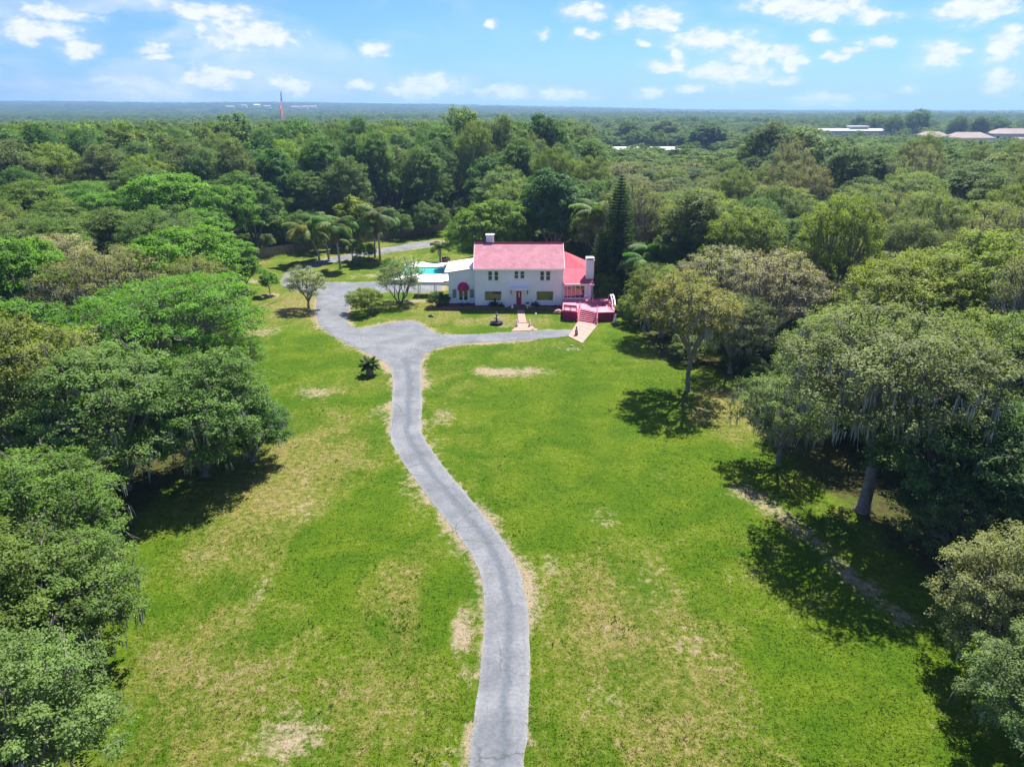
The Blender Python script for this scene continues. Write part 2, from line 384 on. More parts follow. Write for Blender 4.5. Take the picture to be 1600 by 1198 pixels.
# a lane strip with its own interior vertices gives a smooth across value
bpy.data.meshes.remove(me)
step = .5
gx, gy = np.arange(DRV[:,0].min()-1, DRV[:,0].max()+1, step), np.arange(DRV[:,1].min()-1, DRV[:,1].max()+1, step)
import bmesh
from mathutils.geometry import delaunay_2d_cdt
GX, GY = np.meshgrid(gx, gy); gxx, gyy = GX.ravel(), GY.ravel()
ok = inside(gxx, gyy, DRV); gxx, gyy = gxx[ok], gyy[ok]; far_ = dist_poly(gxx, gyy, DRV) > .25; gxx, gyy = gxx[far_], gyy[far_]
pts2 = [Vector(q) for q in poly] + [Vector((a, b)) for a, b in zip(gxx, gyy)]
res = delaunay_2d_cdt(pts2, [(k, (k+1) % len(poly)) for k in range(len(poly))], [list(range(len(poly)))], 1, 1e-5)
vv = np.array([(q.x, q.y) for q in res[0]]); ff = np.array([f for f in res[2] if len(f) == 3])
dist_e = dist_poly(vv[:,0], vv[:,1], DRV)
aL, aR = dist_poly(vv[:,0], vv[:,1], Lp, False), dist_poly(vv[:,0], vv[:,1], Rp, False)
acr = np.clip(aL/(aL+aR+1e-6), 0, 1); acr = np.where(vv[:,1] > G(640,560)[1], .25, acr)
zz = .012 + .05*sstep(0, .25, dist_e)
me = np_mesh('driveway', np.c_[vv, zz], ff, dm, {'across': ('POINT', acr)})
me.polygons.foreach_set('use_smooth', np.ones(len(me.polygons), bool))
o = link('driveway', me); o['kind'] = 'structure'

# ------------------------------------------------------------------ materials
M = {}
M['wall'] = plain('white_stucco', (.84, .835, .81), .9, .05, .7)
M['trim'] = plain('white_paint', (.82, .82, .80), .6, .03, 2)
M['wingroof'] = plain('pale_roof_coating', (.66, .63, .62), .85, .16, .5)
M['awning'] = plain('magenta_canvas', (.42, .010, .085), .8, .08, 3)
M['door'] = plain('crimson_paint', (.36, .008, .05), .45, .06, 4)
M['deck'] = plain('faded_pink_deck_paint', (.60, .19, .26), .75, .18, 1.2)
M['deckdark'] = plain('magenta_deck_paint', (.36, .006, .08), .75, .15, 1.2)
M['curtain'] = plain('wine_red_curtain', (.22, .005, .03), .9, .2, 6)
M['brick'] = plain('dark_red_brick', (.16, .075, .065), .9, .25, 4)
M['paver'] = plain('pink_paver', (.38, .24, .20), .9, .16, 2.5)
M['stone'] = plain('pale_stone', (.36, .33, .28), .9, .2, 3)
M['dark'] = plain('dark_metal', (.03, .03, .035), .5, .2, 4)
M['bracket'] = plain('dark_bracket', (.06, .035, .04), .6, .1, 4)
M['wood'] = plain('weathered_fence_wood', (.27, .205, .125), .9, .28, 2.0)
M['mulch'] = plain('mulch', (.085, .04, .035), .95, .35, 5)
M['bark'] = plain('grey_bark', (.20, .175, .15), .95, .3, 3, bump=.6)
M['palmbark'] = plain('palm_trunk', (.34, .31, .28), .95, .22, 3)
M['shutter'] = plain('grey_green_shutter', (.33, .38, .38), .7, .06, 3)
M['terracotta'] = plain('grey_brown_pot', (.20, .16, .14), .9, .15, 4)
M['pooldeck'] = plain('white_concrete', (.68, .67, .65), .9, .08, .8)
M['roofwhite'] = plain('white_metal_roof', (.74, .75, .76), .5, .05, .1)
M['tan'] = plain('tan_stucco', (.58, .52, .48), .9, .06, .1)
M['tanroof'] = plain('brown_pink_shingles', (.30, .24, .22), .9, .08, .1)
M['carwhite'] = plain('white_car_paint', (.75, .76, .78), .3, .03, 1)
M['asphalt'] = plain('parking_asphalt', (.20, .20, .21), .9, .1, .1)
M['steel'] = plain('white_steel', (.70, .72, .74), .4, .05, .5)
def glass_mat(name, tint, refl):
    m, nt, out = new_mat(name)
    g = nt.add('ShaderNodeBsdfGlossy'); g.inputs['Color'].default_value = (.9, .93, .95, 1); g.inputs['Roughness'].default_value = .04
    d = nt.add('ShaderNodeBsdfDiffuse'); nt.l.new(nt.mix(nt.ss(nt.noise(nt.pos(), 1.7, 3), .4, .6), tint, tuple(v*.5 for v in tint)), d.inputs['Color'])
    fr = nt.add('ShaderNodeLayerWeight'); fr.inputs['Blend'].default_value = .35
    mx = nt.add('ShaderNodeMixShader'); nt.l.new(nt.math('ADD', nt.math('MULTIPLY', fr.outputs['Fresnel'], .5), refl, clamp=True), mx.inputs[0])
    nt.l.new(d.outputs[0], mx.inputs[1]); nt.l.new(g.outputs[0], mx.inputs[2]); nt.l.new(mx.outputs[0], out.inputs[0]); return m
M['glass'] = glass_mat('window_glass', (.03, .04, .055), .05)
M['glass2'] = glass_mat('picture_window_glass', (.03, .035, .04), .10)
M['wineglass'] = glass_mat('curtained_glass', (.17, .004, .03), .10)
def shingle_mat(name, ca, cb, cdark):
    m, nt, out = new_mat(name); p = nt.pos()
    tcn = nt.add('ShaderNodeAttribute', attribute_name='along'); tup = nt.add('ShaderNodeAttribute', attribute_name='up')
    cb_ = nt.add('ShaderNodeCombineXYZ'); nt.l.new(tcn.outputs['Fac'], cb_.inputs[0]); nt.l.new(tup.outputs['Fac'], cb_.inputs[1])
    br = nt.add('ShaderNodeTexBrick'); nt.l.new(cb_.outputs[0], br.inputs['Vector'])
    br.inputs['Scale'].default_value = 1; br.inputs['Brick Width'].default_value = .42; br.inputs['Row Height'].default_value = .22; br.inputs['Mortar Size'].default_value = .018
    br.inputs['Color1'].default_value = (*ca, 1); br.inputs['Color2'].default_value = (*cb, 1); br.inputs['Mortar'].default_value = (*cdark, 1)
    n = nt.noise(p, .8, 5); s = nt.add('ShaderNodeVectorMath', operation='SCALE'); nt.l.new(br.outputs['Color'], s.inputs[0]); nt.l.new(nt.lin(n, .3, .7, .86, 1.14), s.inputs['Scale'])
    principled(nt, out, s.outputs[0], .85, .25, nt.bump(br.outputs['Fac'], -.4, .03)); return m
M['shingle'] = shingle_mat('faded_pink_shingles', (.54, .25, .30), (.47, .205, .25), (.34, .13, .16))
M['shingle2'] = shingle_mat('rose_shingles', (.50, .10, .14), (.42, .07, .11), (.28, .035, .06))
wm, nt, out = new_mat('pool_water'); p = nt.pos()
principled(nt, out, (.05, .50, .50), .05, .5, nt.bump(nt.noise(p, 2.5, 3), .15, .05)); M['water'] = wm

# ------------------------------------------------------------------ the house
HY = 100.2                                           # front wall of the main block
house = thing('house', 'white two-storey house with pink shingle roof at the end of the driveway', 'house', (1, HY, 0))
x0, _ = W(455, 600, HY); x1, _ = W(1063, 600, HY); EZ = 5.75; DEP = 8.0; RZ = 8.55
def wall_holes(mb, xa, xb, za, zb, y, holes, depth=.16):
    cx = sorted({xa, xb, *[h[0] for h in holes], *[h[1] for h in holes]}); cz = sorted({za, zb, *[h[2] for h in holes], *[h[3] for h in holes]})
    for i in range(len(cx)-1):
        for j in range(len(cz)-1):
            mx, mz = (cx[i]+cx[i+1])/2, (cz[j]+cz[j+1])/2
            if any(h[0] < mx < h[1] and h[2] < mz < h[3] for h in holes): continue
            mb.quad((cx[i], y, cz[j]), (cx[i+1], y, cz[j]), (cx[i+1], y, cz[j+1]), (cx[i], y, cz[j+1]))
    for a, b, c, d in holes:
        y2 = y+depth
        mb.quad((a,y,c),(a,y2,c),(b,y2,c),(b,y,c)).quad((a,y,d),(b,y,d),(b,y2,d),(a,y2,d)).quad((a,y,c),(a,y,d),(a,y2,d),(a,y2,c)).quad((b,y,c),(b,y2,c),(b,y2,d),(b,y,d))
def rect(zx0, zx1, zy0, zy1, Yp):
    a, zt = W(zx0, zy0, Yp); b, zb = W(zx1, zy1, Yp); return (a, b, zb, zt)
up = [rect(a, b, 372, 438 if k != 1 else 424, HY) for k, (pair) in enumerate([((544,574),(587,617)),((727,756),(768,798)),((906,935),(947,977))]) for a, b in pair]
lowr = [rect(520, 639, 511, 578, HY), rect(880, 998, 511, 578, HY)]
dr_h = rect(738, 779, 508, 602, HY)
mb = MB(); wall_holes(mb, x0, x1, 0, EZ, HY, up+lowr+[dr_h])
yb = HY+DEP
mb.quad((x1,HY,0),(x1,yb,0),(x1,yb,EZ),(x1,HY,EZ)).quad((x0,yb,0),(x0,HY,0),(x0,HY,EZ),(x0,yb,EZ)).quad((x1,yb,0),(x0,yb,0),(x0,yb,EZ),(x1,yb,EZ))
ym = HY+DEP/2
for xx, s in ((x0, -1), (x1, 1)): mb.quad(*([(xx,HY,EZ),(xx,yb,EZ),(xx,ym,RZ-.2)] if s > 0 else [(xx,yb,EZ),(xx,HY,EZ),(xx,ym,RZ-.2)]))
mb.build('wall', M['wall'], house)
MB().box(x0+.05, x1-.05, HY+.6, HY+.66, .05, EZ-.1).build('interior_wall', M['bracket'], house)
def roof_slab(name, parent, faces, mat, th=.14):      # faces: polygons with (along, up) from their first edge
    V, Fs, al, upv = [], [], [], []
    for poly in faces:
        P = [Vector(q) for q in poly]; e = (P[1]-P[0]).normalized(); n = (P[1]-P[0]).cross(P[2]-P[0]).normalized(); w = n.cross(e)
        i = len(V)
        for q in P: V.append(q); al.append((q-P[0]).dot(e)); upv.append((q-P[0]).dot(w))
        Fs.append(list(range(i, i+len(P))))
        j = len(V)
        for q in P: V.append(q-n*th); al.append(0); upv.append(0.1)
        Fs.append(list(range(j+len(P)-1, j-1, -1)))
        for k in range(len(P)): Fs.append([j+k, j+(k+1) % len(P), i+(k+1) % len(P), i+k])
    off = Vector(parent.location)
    me = bpy.data.meshes.new(name); me.from_pydata([tuple(q-off) for q in V], [], Fs); me.materials.append(mat)
    for nm, arr in (('along', al), ('up', upv)):
        a = me.attributes.new(nm, 'FLOAT', 'POINT'); a.data.foreach_set('value', arr)
    return link(name, me, parent)
ov = .12; sl = (RZ-EZ)/(DEP/2); fo = .3
fz = EZ-.02-fo*sl+.18
roof = roof_slab('roof', house, [[(x0-ov,HY-fo,fz),(x1+ov,HY-fo,fz),(x1+ov,ym,RZ),(x0-ov,ym,RZ)], [(x1+ov,yb+fo,fz),(x0-ov,yb+fo,fz),(x0-ov,ym,RZ),(x1+ov,ym,RZ)]], M['shingle'])
MB().tube([(x0-ov, ym, RZ+.02), (x1+ov, ym, RZ+.02)], [.11, .11], 6).build('ridge_cap', M['shingle2'], roof)
MB().box(x0-ov, x1+ov, HY-fo-.1, HY-fo-.003, fz-.24, fz-.06).build('gutter', M['trim'], roof)
for xx in (x0-ov-.05, x1+ov):
    b = MB(); b.quad((xx,HY-fo,fz-.2),(xx+.05,HY-fo,fz-.2),(xx+.05,HY-fo,fz+.01),(xx,HY-fo,fz+.01)); b.quad((xx,HY-fo,fz+.01),(xx+.05,HY-fo,fz+.01),(xx+.05,ym,RZ+.01),(xx,ym,RZ+.01))
    b.quad((xx+.05,HY-fo,fz-.2),(xx+.05,ym,RZ-.2),(xx+.05,ym,RZ+.01),(xx+.05,HY-fo,fz+.01)); b.quad((xx,ym,RZ-.2),(xx,HY-fo,fz-.2),(xx,HY-fo,fz+.01),(xx,ym,RZ+.01)); b.build('rake_board', M['trim'], roof)
cxa, _ = W(532, 170, ym+1); cxb, _ = W(585, 170, ym+1)
ch = MB().box(cxa, cxb, ym+.5, ym+1.5, 7.2, 9.55).build('chimney', M['wall'], house)
MB().box(cxa-.06, cxb+.06, ym+.44, ym+1.56, 9.55, 9.68).build('chimney_cap', M['trim'], ch)
def window(h, y, parent, glass, rails=(0.5,), mull=(), fw=.055, sill=True):
    a, b, c, d = h
    w = MB().box(a+.003, a+fw, y+.05, y+.12, c+.003, d-.003).box(b-fw, b-.003, y+.05, y+.12, c+.003, d-.003).box(a+fw, b-fw, y+.05, y+.12, d-fw, d-.003).box(a+fw, b-fw, y+.05, y+.12, c+.003, c+fw).build('window', M['trim'], parent)
    zs = [c+fw] + [c+(d-c)*r for r in rails] + [d-fw]; xs_ = [a+fw] + [a+(b-a)*r for r in mull] + [b-fw]
    for r in rails: MB().box(a+fw, b-fw, y+.045, y+.115, c+(d-c)*r-.03, c+(d-c)*r+.03).build('sash_rail', M['trim'], w)
    for r in mull: MB().box(a+(b-a)*r-.035, a+(b-a)*r+.035, y+.04, y+.115, c+fw, d-fw).build('mullion', M['trim'], w)
    for i in range(len(zs)-1):
        for j in range(len(xs_)-1): MB().box(xs_[j]+.001, xs_[j+1]-.001, y+.085, y+.1, zs[i]+.001, zs[i+1]-.001).build('pane', glass, w)
    if sill: MB().box(a-.06, b+.06, y-.07, y+.045, c-.07, c+.001).build('sill', M['trim'], w)
    return w
for h in up: window(h, HY, house, M['glass'])
for h in lowr: window(h, HY, house, M['glass2'], (), ())
def door(h, y, parent):
    a, b, c, d = h
    o = MB().box(a+.06, b-.06, y+.06, y+.11, c+.02, d-.06).build('door', M['door'], parent)
    MB().box(a+.002, a+.06, y+.02, y+.14, c, d-.002).box(b-.06, b-.002, y+.02, y+.14, c, d-.002).box(a+.06, b-.06, y+.02, y+.14, d-.06, d-.002).build('door_frame', M['trim'], o)
    for (u0, u1, v0, v1) in ((.2,.44,.1,.42),(.56,.8,.1,.42),(.2,.38,.5,.9)): MB().box(a+(b-a)*u0, a+(b-a)*u1, y+.045, y+.06, c+(d-c)*v0, c+(d-c)*v1).build('door_panel', M['door'], o)
    MB().box(a+(b-a)*.46, a+(b-a)*.62, y+.04, y+.06, c+(d-c)*.52, c+(d-c)*.88).build('door_light', M['trim'], o)
    MB().box(b-.17, b-.12, y+.01, y+.06, c+.9, c+1.05).build('handle', M['dark'], o)
    return o
door(dr_h, HY, house)
ca, cz1 = W(697, 487, HY-.8); cb, cz0 = W(828, 505, HY-.8)
can = MB().box(ca, cb, HY-1.0, HY-.002, cz0+.05, cz0+.2).build('door_canopy', M['trim'], house)
for bx in (ca+.1, cb-.2):
    MB().box(bx, bx+.1, HY-.9, HY-.003, cz0-.06, cz0+.048).box(bx, bx+.1, HY-.1, HY-.004, cz0-.75, cz0-.062).build('bracket', M['bracket'], can)
# left wing with the awning
LY = 101.4
lx0, lzb = W(275, 608, LY); lzL = W(275, 378, LY)[1]; lzR = W(455, 352, LY)[1]
holes = [rect(339, 407, 503, 581, LY), rect(298, 326, 497, 558, LY), rect(418, 447, 497, 558, LY)]
mb = MB(); wall_holes(mb, lx0, x0, 0, lzL, LY, holes)
mb.quad((lx0,LY,lzL),(x0,LY,lzL),(x0,LY,lzR)); LB = 108
mb.quad((lx0,LB,0),(lx0,LY,0),(lx0,LY,lzL),(lx0,LB,lzL)); mb.quad((x0,LB,0),(lx0,LB,0),(lx0,LB,lzL),(x0,LB,lzR)); mb.build('wing_wall', M['wall'], house)
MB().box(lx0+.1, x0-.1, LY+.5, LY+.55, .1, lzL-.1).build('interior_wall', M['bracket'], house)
wr = roof_slab('wing_roof', house, [[(lx0-.5,LY-.25,lzL-.02),(x0-.13,LY-.25,lzR+.08),(x0-.13,LB+.6,lzR+.14),(lx0-.5,LB+.6,lzL+.02)]], M['wingroof'], .16)
MB().box(lx0-.5, lx0-.42, LY-.25, LB+.6, lzL+.02, lzL+.12).build('roof_edge', M['trim'], wr)
fd = holes[0]; fdm = (fd[0]+fd[1])/2
for a, b in ((fd[0], fdm), (fdm, fd[1])):
    d_ = MB().box(a+.003, a+.09, LY+.05, LY+.11, fd[2]+.01, fd[3]-.003).box(b-.09, b-.003, LY+.05, LY+.11, fd[2]+.01, fd[3]-.003).box(a+.09, b-.09, LY+.05, LY+.11, fd[2]+.01, fd[2]+.2).box(a+.09, b-.09, LY+.05, LY+.11, fd[3]-.1, fd[3]-.003).build('french_door', M['trim'], house)
    MB().box(a+.09, b-.09, LY+.075, LY+.09, fd[2]+.2, fd[3]-.1).build('pane', M['glass'], d_)
    MB().box(fdm-.06 if a < fdm-.1 else fdm+.02, fdm-.02 if a < fdm-.1 else fdm+.06, LY+.01, LY+.05, fd[2]+.9, fd[2]+1.05).build('handle', M['dark'], d_)
for h in holes[1:]:
    s_ = MB().box(h[0]-.05, h[0], LY-.03, LY+.06, h[2]-.05, h[3]+.05).box(h[1], h[1]+.05, LY-.03, LY+.06, h[2]-.05, h[3]+.05).box(h[0], h[1], LY-.03, LY+.06, h[3], h[3]+.05).box(h[0], h[1], LY-.03, LY+.06, h[2]-.05, h[2]).build('side_window', M['trim'], house)
    MB().box(h[0], h[1], LY+.1, LY+.12, h[2], h[3]).build('pane', M['glass'], s_)
    nsl = 6
    for k in range(nsl):
        zz0 = h[2]+(h[3]-h[2])*k/nsl; MB().quad((h[0]+.002,LY+.05,zz0),(h[1]-.002,LY+.05,zz0),(h[1]-.002,LY+.01,zz0+.16),(h[0]+.002,LY+.01,zz0+.16)).build('louvre', M['shutter'], s_)
aw = MB(); ax0, azt = W(330, 453, LY-.5); ax1, azb = W(412, 503, LY-.5); acx = (ax0+ax1)/2; ar = (ax1-ax0)/2; ah = azt-azb
nA_, nB_ = 14, 6
for i in range(nA_+1):
    th = math.pi*i/nA_
    for j in range(nB_+1):
        ph = math.pi/2*j/nB_
        aw.v.append((acx-ar*math.cos(th)*math.cos(ph)*1.0, LY-.01-.95*math.sin(th)*math.cos(ph), azb+.18+(ah-.18)*math.sin(ph)))
for i in range(nA_):
    for j in range(nB_): aw.f.append((i*7+j, (i+1)*7+j, (i+1)*7+j+1, i*7+j+1))
awo = aw.build('awning', M['awning'], house, smooth=True)
va = MB()
for i in range(nA_):
    t0, t1 = math.pi*i/nA_, math.pi*(i+1)/nA_
    q = lambda t, zq: (acx-ar*math.cos(t), LY-.01-.95*math.sin(t), zq)
    va.quad(q(t0, azb-.04), q(t1, azb-.04), q(t1, azb+.18), q(t0, azb+.18))
va.build('valance', M['awning'], awo)
# right wing behind the deck
DZ = 1.25; RY = 99.85
rx0 = x1+.01; rx1 = W(1262, 458, RY)[0]; rzt = W(1262, 458, RY)[1]
hw = rect(1072, 1214, 472, 560, RY)
mb = MB(); wall_holes(mb, rx0, rx1, .3, rzt, RY, [hw]); RB = 104.0
mb.quad((rx1,RY,.3),(rx1,RB,.3),(rx1,RB,rzt+1),(rx1,RY,rzt)); mb.build('wing_wall', M['wall'], house)
MB().box(rx0+.1, rx1-.1, RY+.5, RY+.55, .4, rzt-.1).build('curtain', M['curtain'], house)
window(hw, RY, house, M['wineglass'], (), (.17, .36, .55, .78), .06)
roof_slab('wing_roof', house, [[(rx0,RY-.35,rzt+.02),(rx1+.35,RY-.35,rzt+.02),(rx1+.35,RB+.2,rzt+1.30),(rx0,RB+.2,rzt+1.30)]], M['shingle2'], .16)
MB().box(rx0+.15, rx1+.4, RY-.46, RY-.353, rzt-.16, rzt+.03).build('gutter', M['trim'], house)
by0, by1, bx1 = 103.9, 112.0, rx1+.2
b = MB(); b.quad((bx1,by0,0),(bx1,by1,0),(bx1,by1,4.3),(bx1,by0,4.3)).quad((rx0,by0,0),(bx1,by0,0),(bx1,by0,4.3),(rx0,by0,4.3)).quad((bx1,by1,0),(rx0,by1,0),(rx0,by1,4.3),(bx1,by1,4.3)); b.build('rear_wall', M['deckdark'], house)
rg = (rx0+.15, 107.9, 6.6); e = .3; rxx = x1+ov+.06
roof_slab('rear_roof', house, [[(rxx,by0-e,4.35),(bx1+e,by0-e,4.35),(rxx+.5,107.9,6.65),(rxx,107.9,6.65)], [(bx1+e,by0-e,4.35),(bx1+e,by1+e,4.35),(rxx+.5,107.9,6.65)], [(bx1+e,by1+e,4.35),(rxx,by1+e,4.35),(rxx,107.9,6.65),(rxx+.5,107.9,6.65)]], M['shingle2'], .14)
qx0, qz = PZ(916, 403, 101.6); qx1, _ = PZ(928, 403, 101.6)
ch = MB().box(qx0, qx1, 101.0, 102.3, .3, qz-.35).box(qx0-.05, qx1+.05, 100.95, 102.35, qz-.35, qz-.2).build('chimney', M['wall'], house)
MB().box(qx0+.02, qx0+.12, 101.05, 102.2, qz-.2, qz).box(qx1-.12, qx1-.02, 101.05, 102.2, qz-.2, qz).box(qx0-.02, qx1+.02, 101.0, 102.25, qz, qz+.09).build('chimney_cap', M['trim'], ch)
MB().box(qx0+.18, qx1-.18, 101.2, 102.1, qz-.2, qz-.05).build('flue', M['dark'], ch)

# front steps, bed and path
st = thing('front_steps', 'dark brick steps up to the crimson front door', 'steps', ((dr_h[0]+dr_h[1])/2, HY-1.2, 0))
dx0, dx1 = dr_h[0]-.45, dr_h[1]+.45
for k in range(3): MB().box(dx0-.35*(2-k), dx1+.35*(2-k), HY-.7-.4*(2-k), HY-.005, .15*k+.02, .15*(k+1)).build('step', M['brick'], st)
bed = thing('planting_bed', 'mulched bed behind a low dark brick edging along the house front', 'planting bed', (0, HY-1, 0))
px0 = W(182, 640, HY-1.2)[0]
for a, b_ in ((px0, dx0-1.1), (dx1+1.1, x1-.2)):
    y_in = LY-.01 if a == px0 else HY-.01
    MB().box(a+.2, b_-.1, HY-1.5, HY-.02, -.05, .30).build('mulch', M['mulch'], bed)
    if a == px0: MB().box(a+.2, x0-.02, HY-.018, LY-.02, -.05, .29).build('mulch', M['mulch'], bed)
    n = int((b_-a)/.62)
    for k in range(n):
        q0 = a+(b_-a)*k/n; MB().box(q0+.012, q0+(b_-a)/n-.012, HY-1.72, HY-1.502, -.05, .36+.03*((k*7) % 3)).build('edging_block', M['brick'], bed)
pathm = thing('front_path', 'pink paved path flaring out from the front steps to the driveway', 'path', (1, 95, 0))
def px_poly(pts, zt): return [G(a, b, zt) for a, b in pts]
def s3(pts): return [(770+a/10.667, 440+b/10.667) for a, b in pts]
for k in range(9):
    t0, t1 = k/9, (k+1)/9-.012
    L0, L1, R0, R1 = (405,480), (432,690), (520,480), (565,690)
    lp = lambda A, B, t: (A[0]+(B[0]-A[0])*t, A[1]+(B[1]-A[1])*t)
    MB().prism([G(*q) for q in s3([lp(L0,L1,t1), lp(R0,R1,t1), lp(R0,R1,t0), lp(L0,L1,t0)])], -.05, .06).build('paver', M['paver'], pathm)
for k in range(5):
    t0, t1 = k/5, (k+1)/5-.02
    MB().prism([G(*q) for q in s3([lp((430,700),(305,832),t1), lp((570,700),(765,815),t1), lp((570,700),(765,815),t0), lp((430,700),(305,832),t0)])], -.05, .065).build('paver', M['paver'], pathm)
sp = thing('side_path', 'pink paved apron at the foot of the pink deck stairs', 'path', (9, 91, 0))
L0, L1, R0, R1 = (905,499), (888,526), (935,507), (910,537)
for k in range(6):
    t0, t1 = k/6, (k+1)/6-.006
    for m in range(3):
        c0, c1 = m/3, (m+1)/3-.008
        A = lp(lp(L0,L1,t0), lp(R0,R1,t0), c0); B = lp(lp(L0,L1,t0), lp(R0,R1,t0), c1); C = lp(lp(L0,L1,t1), lp(R0,R1,t1), c1); D = lp(lp(L0,L1,t1), lp(R0,R1,t1), c0)
        MB().prism([G(*D), G(*C), G(*B), G(*A)], -.05, .07).build('paver', M['paver'], sp)
def statue(px, py, h, label, mat, base=True):
    gx, gy = G(px, py); t = thing('garden_statue', label, 'statue', (gx, gy, 0))
    MB().lathe([(.22*h,0),(.22*h,.08),(.16*h,.1),(.15*h,.2)], (gx, gy, 0), 10).build('pedestal', M['terracotta'], t)
    b = MB(); b.lathe([(.14*h,.2),(.19*h,.2+.15*h),(.17*h,.2+.4*h),(.10*h,.2+.58*h),(.07*h,.2+.63*h),(.11*h,.2+.72*h),(.11*h,.2+.82*h),(.04*h,.2+.9*h)], (gx, gy, 0), 10)
    b.tube([(gx-.16*h,gy-.1*h,.2+.05*h),(gx-.13*h,gy-.2*h,.2+.05*h),(gx-.1*h,gy-.12*h,.2+.4*h)], [.05*h,.05*h,.05*h], 6); b.tube([(gx+.16*h,gy-.1*h,.2+.05*h),(gx+.13*h,gy-.2*h,.2+.05*h),(gx+.1*h,gy-.12*h,.2+.4*h)], [.05*h]*3, 6)
    b.build('figure', mat, t, smooth=True); return t
statue(807.5, 510.5, .8, 'small white statue on the left side of the front path flare', M['trim'])
statue(827.5, 510, .8, 'small white statue on the right side of the front path flare', M['trim'])
statue(800.5, 483.8, .85, 'white seated statue left of the front steps', M['trim'])
statue(900.5, 524, 1.15, 'grey statue standing on the pink apron below the deck stairs', M['stone'])
statue(961, 506, 1.25, 'pale statue beside the right end of the magenta deck', M['trim'])
gx, gy = G(824, 483.5); u = thing('garden_urn', 'white footed urn with a dark plant right of the front steps', 'urn', (gx, gy, 0))
MB().lathe([(.2,0),(.2,.08),(.07,.14),(.06,.35),(.2,.55),(.27,.75),(.3,.8)], (gx, gy, 0), 12).build('bowl', M['trim'], u, smooth=True)
gx, gy = G(837, 512); lp_ = thing('garden_post', 'thin white post standing in the lawn right of the front path', 'post', (gx, gy, 0))
MB().tube([(gx,gy,0),(gx,gy,1.75)], [.06,.05], 8).build('pole', M['trim'], lp_); MB().lathe([(.05,1.75),(.12,1.8),(.13,1.95),(.03,2.05)], (gx, gy, 0), 8).build('finial', M['trim'], lp_)
gx, gy = G(776, 506); ft = thing('fountain', 'dark tiered garden fountain on the lawn left of the front path', 'fountain', (gx, gy, 0))
MB().lathe([(.75,0),(.85,.1),(.88,.32),(.72,.34),(.7,.2),(.05,.18)], (gx, gy, 0), 18).build('basin', M['dark'], ft)
MB().lathe([(.15,.15),(.12,.7),(.42,.82),(.44,.9),(.1,.9),(.08,1.25),(.22,1.32),(.2,1.38),(.06,1.45),(.05,1.7)], (gx, gy, 0), 14).build('tier', M['terracotta'], ft)
for s_ in (-1, 1): MB().lathe([(.12,.34),(.15,.45),(.06,.58)], (gx+s_*.6, gy-.25, 0), 8).build('finial', M['stone'], ft)
rs = random.Random(5)
def rock(px, py, s, label, mat):
    gx, gy = G(px, py); b = MB(); n = 8
    for k, (r, zq) in enumerate([(.9,-.1),(1,.2),(.75,.5),(.35,.65)]):
        for j in range(n): a = 2*math.pi*j/n; rr = r*s*rs.uniform(.75, 1.15); b.v.append((gx+rr*math.cos(a), gy+rr*math.sin(a)*.8, zq*s*rs.uniform(.85,1.15)))
    for k in range(3):
        for j in range(n): b.f.append((k*n+j, k*n+(j+1)%n, (k+1)*n+(j+1)%n, (k+1)*n+j))
    b.f.append(tuple(3*n+j for j in range(n)))
    t = b.build('rock', mat); tag(t, label, 'rock')
rock(674, 495, .45, 'dark round rock on the lawn left of the house', M['dark'])
rock(872, 489.5, .8, 'pinkish boulder at the right front corner of the house', M['paver'])
k_names = ['largest', 'second', 'third', 'fourth', 'fifth', 'rightmost']
for k, (px, py, s_) in enumerate([(893,541,.36),(880,537,.26),(902,546,.28),(888,548,.22),(872,543,.2),(911,541,.24)]):
    rock(px, py, s_*.75, f'pale stone on the bare patch below the side path, {["largest of the group","upper left of the group","lower right of the group","lowest of the group","leftmost of the group","rightmost of the group"][k]}', M['stone'])

# ------------------------------------------------------------------ the pink deck
deck = thing('deck', 'raised pink painted deck with magenta skirt right of the house', 'deck', (10, 96, 0))
def zx(px, py, zl): return G(640+px/4.444, 340+py/4.444, zl)
fl = [zx(1066,648,DZ), zx(1172,660,DZ), zx(1185,632,DZ), zx(1302,655,DZ), zx(1422,652,DZ), zx(1428,610,DZ), zx(1390,565,DZ), zx(1270,545,DZ), (rx1, RY-.02), (rx0+.02, RY-.02)]
fl = [zx(1062,645,DZ), zx(1168,655,DZ), zx(1182,630,DZ), zx(1302,658,DZ), zx(1420,655,DZ), zx(1430,612,DZ), zx(1392,568,DZ), zx(1290,548,DZ), (rx1+.3, RY+.6), (rx1+.02, RY-.02), (rx0+.02, RY-.02)]
MB().prism(fl, DZ-.12, DZ).build('floor', M['deck'], deck)
skm = MB()
cxm = sum(q[0] for q in fl)/len(fl); cym = sum(q[1] for q in fl)/len(fl)
ins_ = [((a-cxm)*.985+cxm, (b-cym)*.985+cym) for a, b in fl]
skm.prism(ins_, -.1, DZ-.123); skm.build('skirt', M['deckdark'], deck)
def rail(p, q, h=.85):
    a, b = Vector((*p, DZ)), Vector((*q, DZ)); n = max(2, int((b-a).length/.35))
    r_ = MB().tube([a+Vector((0,0,h)), b+Vector((0,0,h))], [.05, .05], 4).tube([a+Vector((0,0,.12)), b+Vector((0,0,.12))], [.035, .035], 4).build('railing', M['deck'], deck)
    for k in range(n+1):
        c = a.lerp(b, k/n); MB().box(c.x-.03, c.x+.03, c.y-.03, c.y+.03, DZ, DZ+h).build('baluster', M['deck'], r_)
rail(fl[5], fl[6]); rail(fl[6], fl[7])
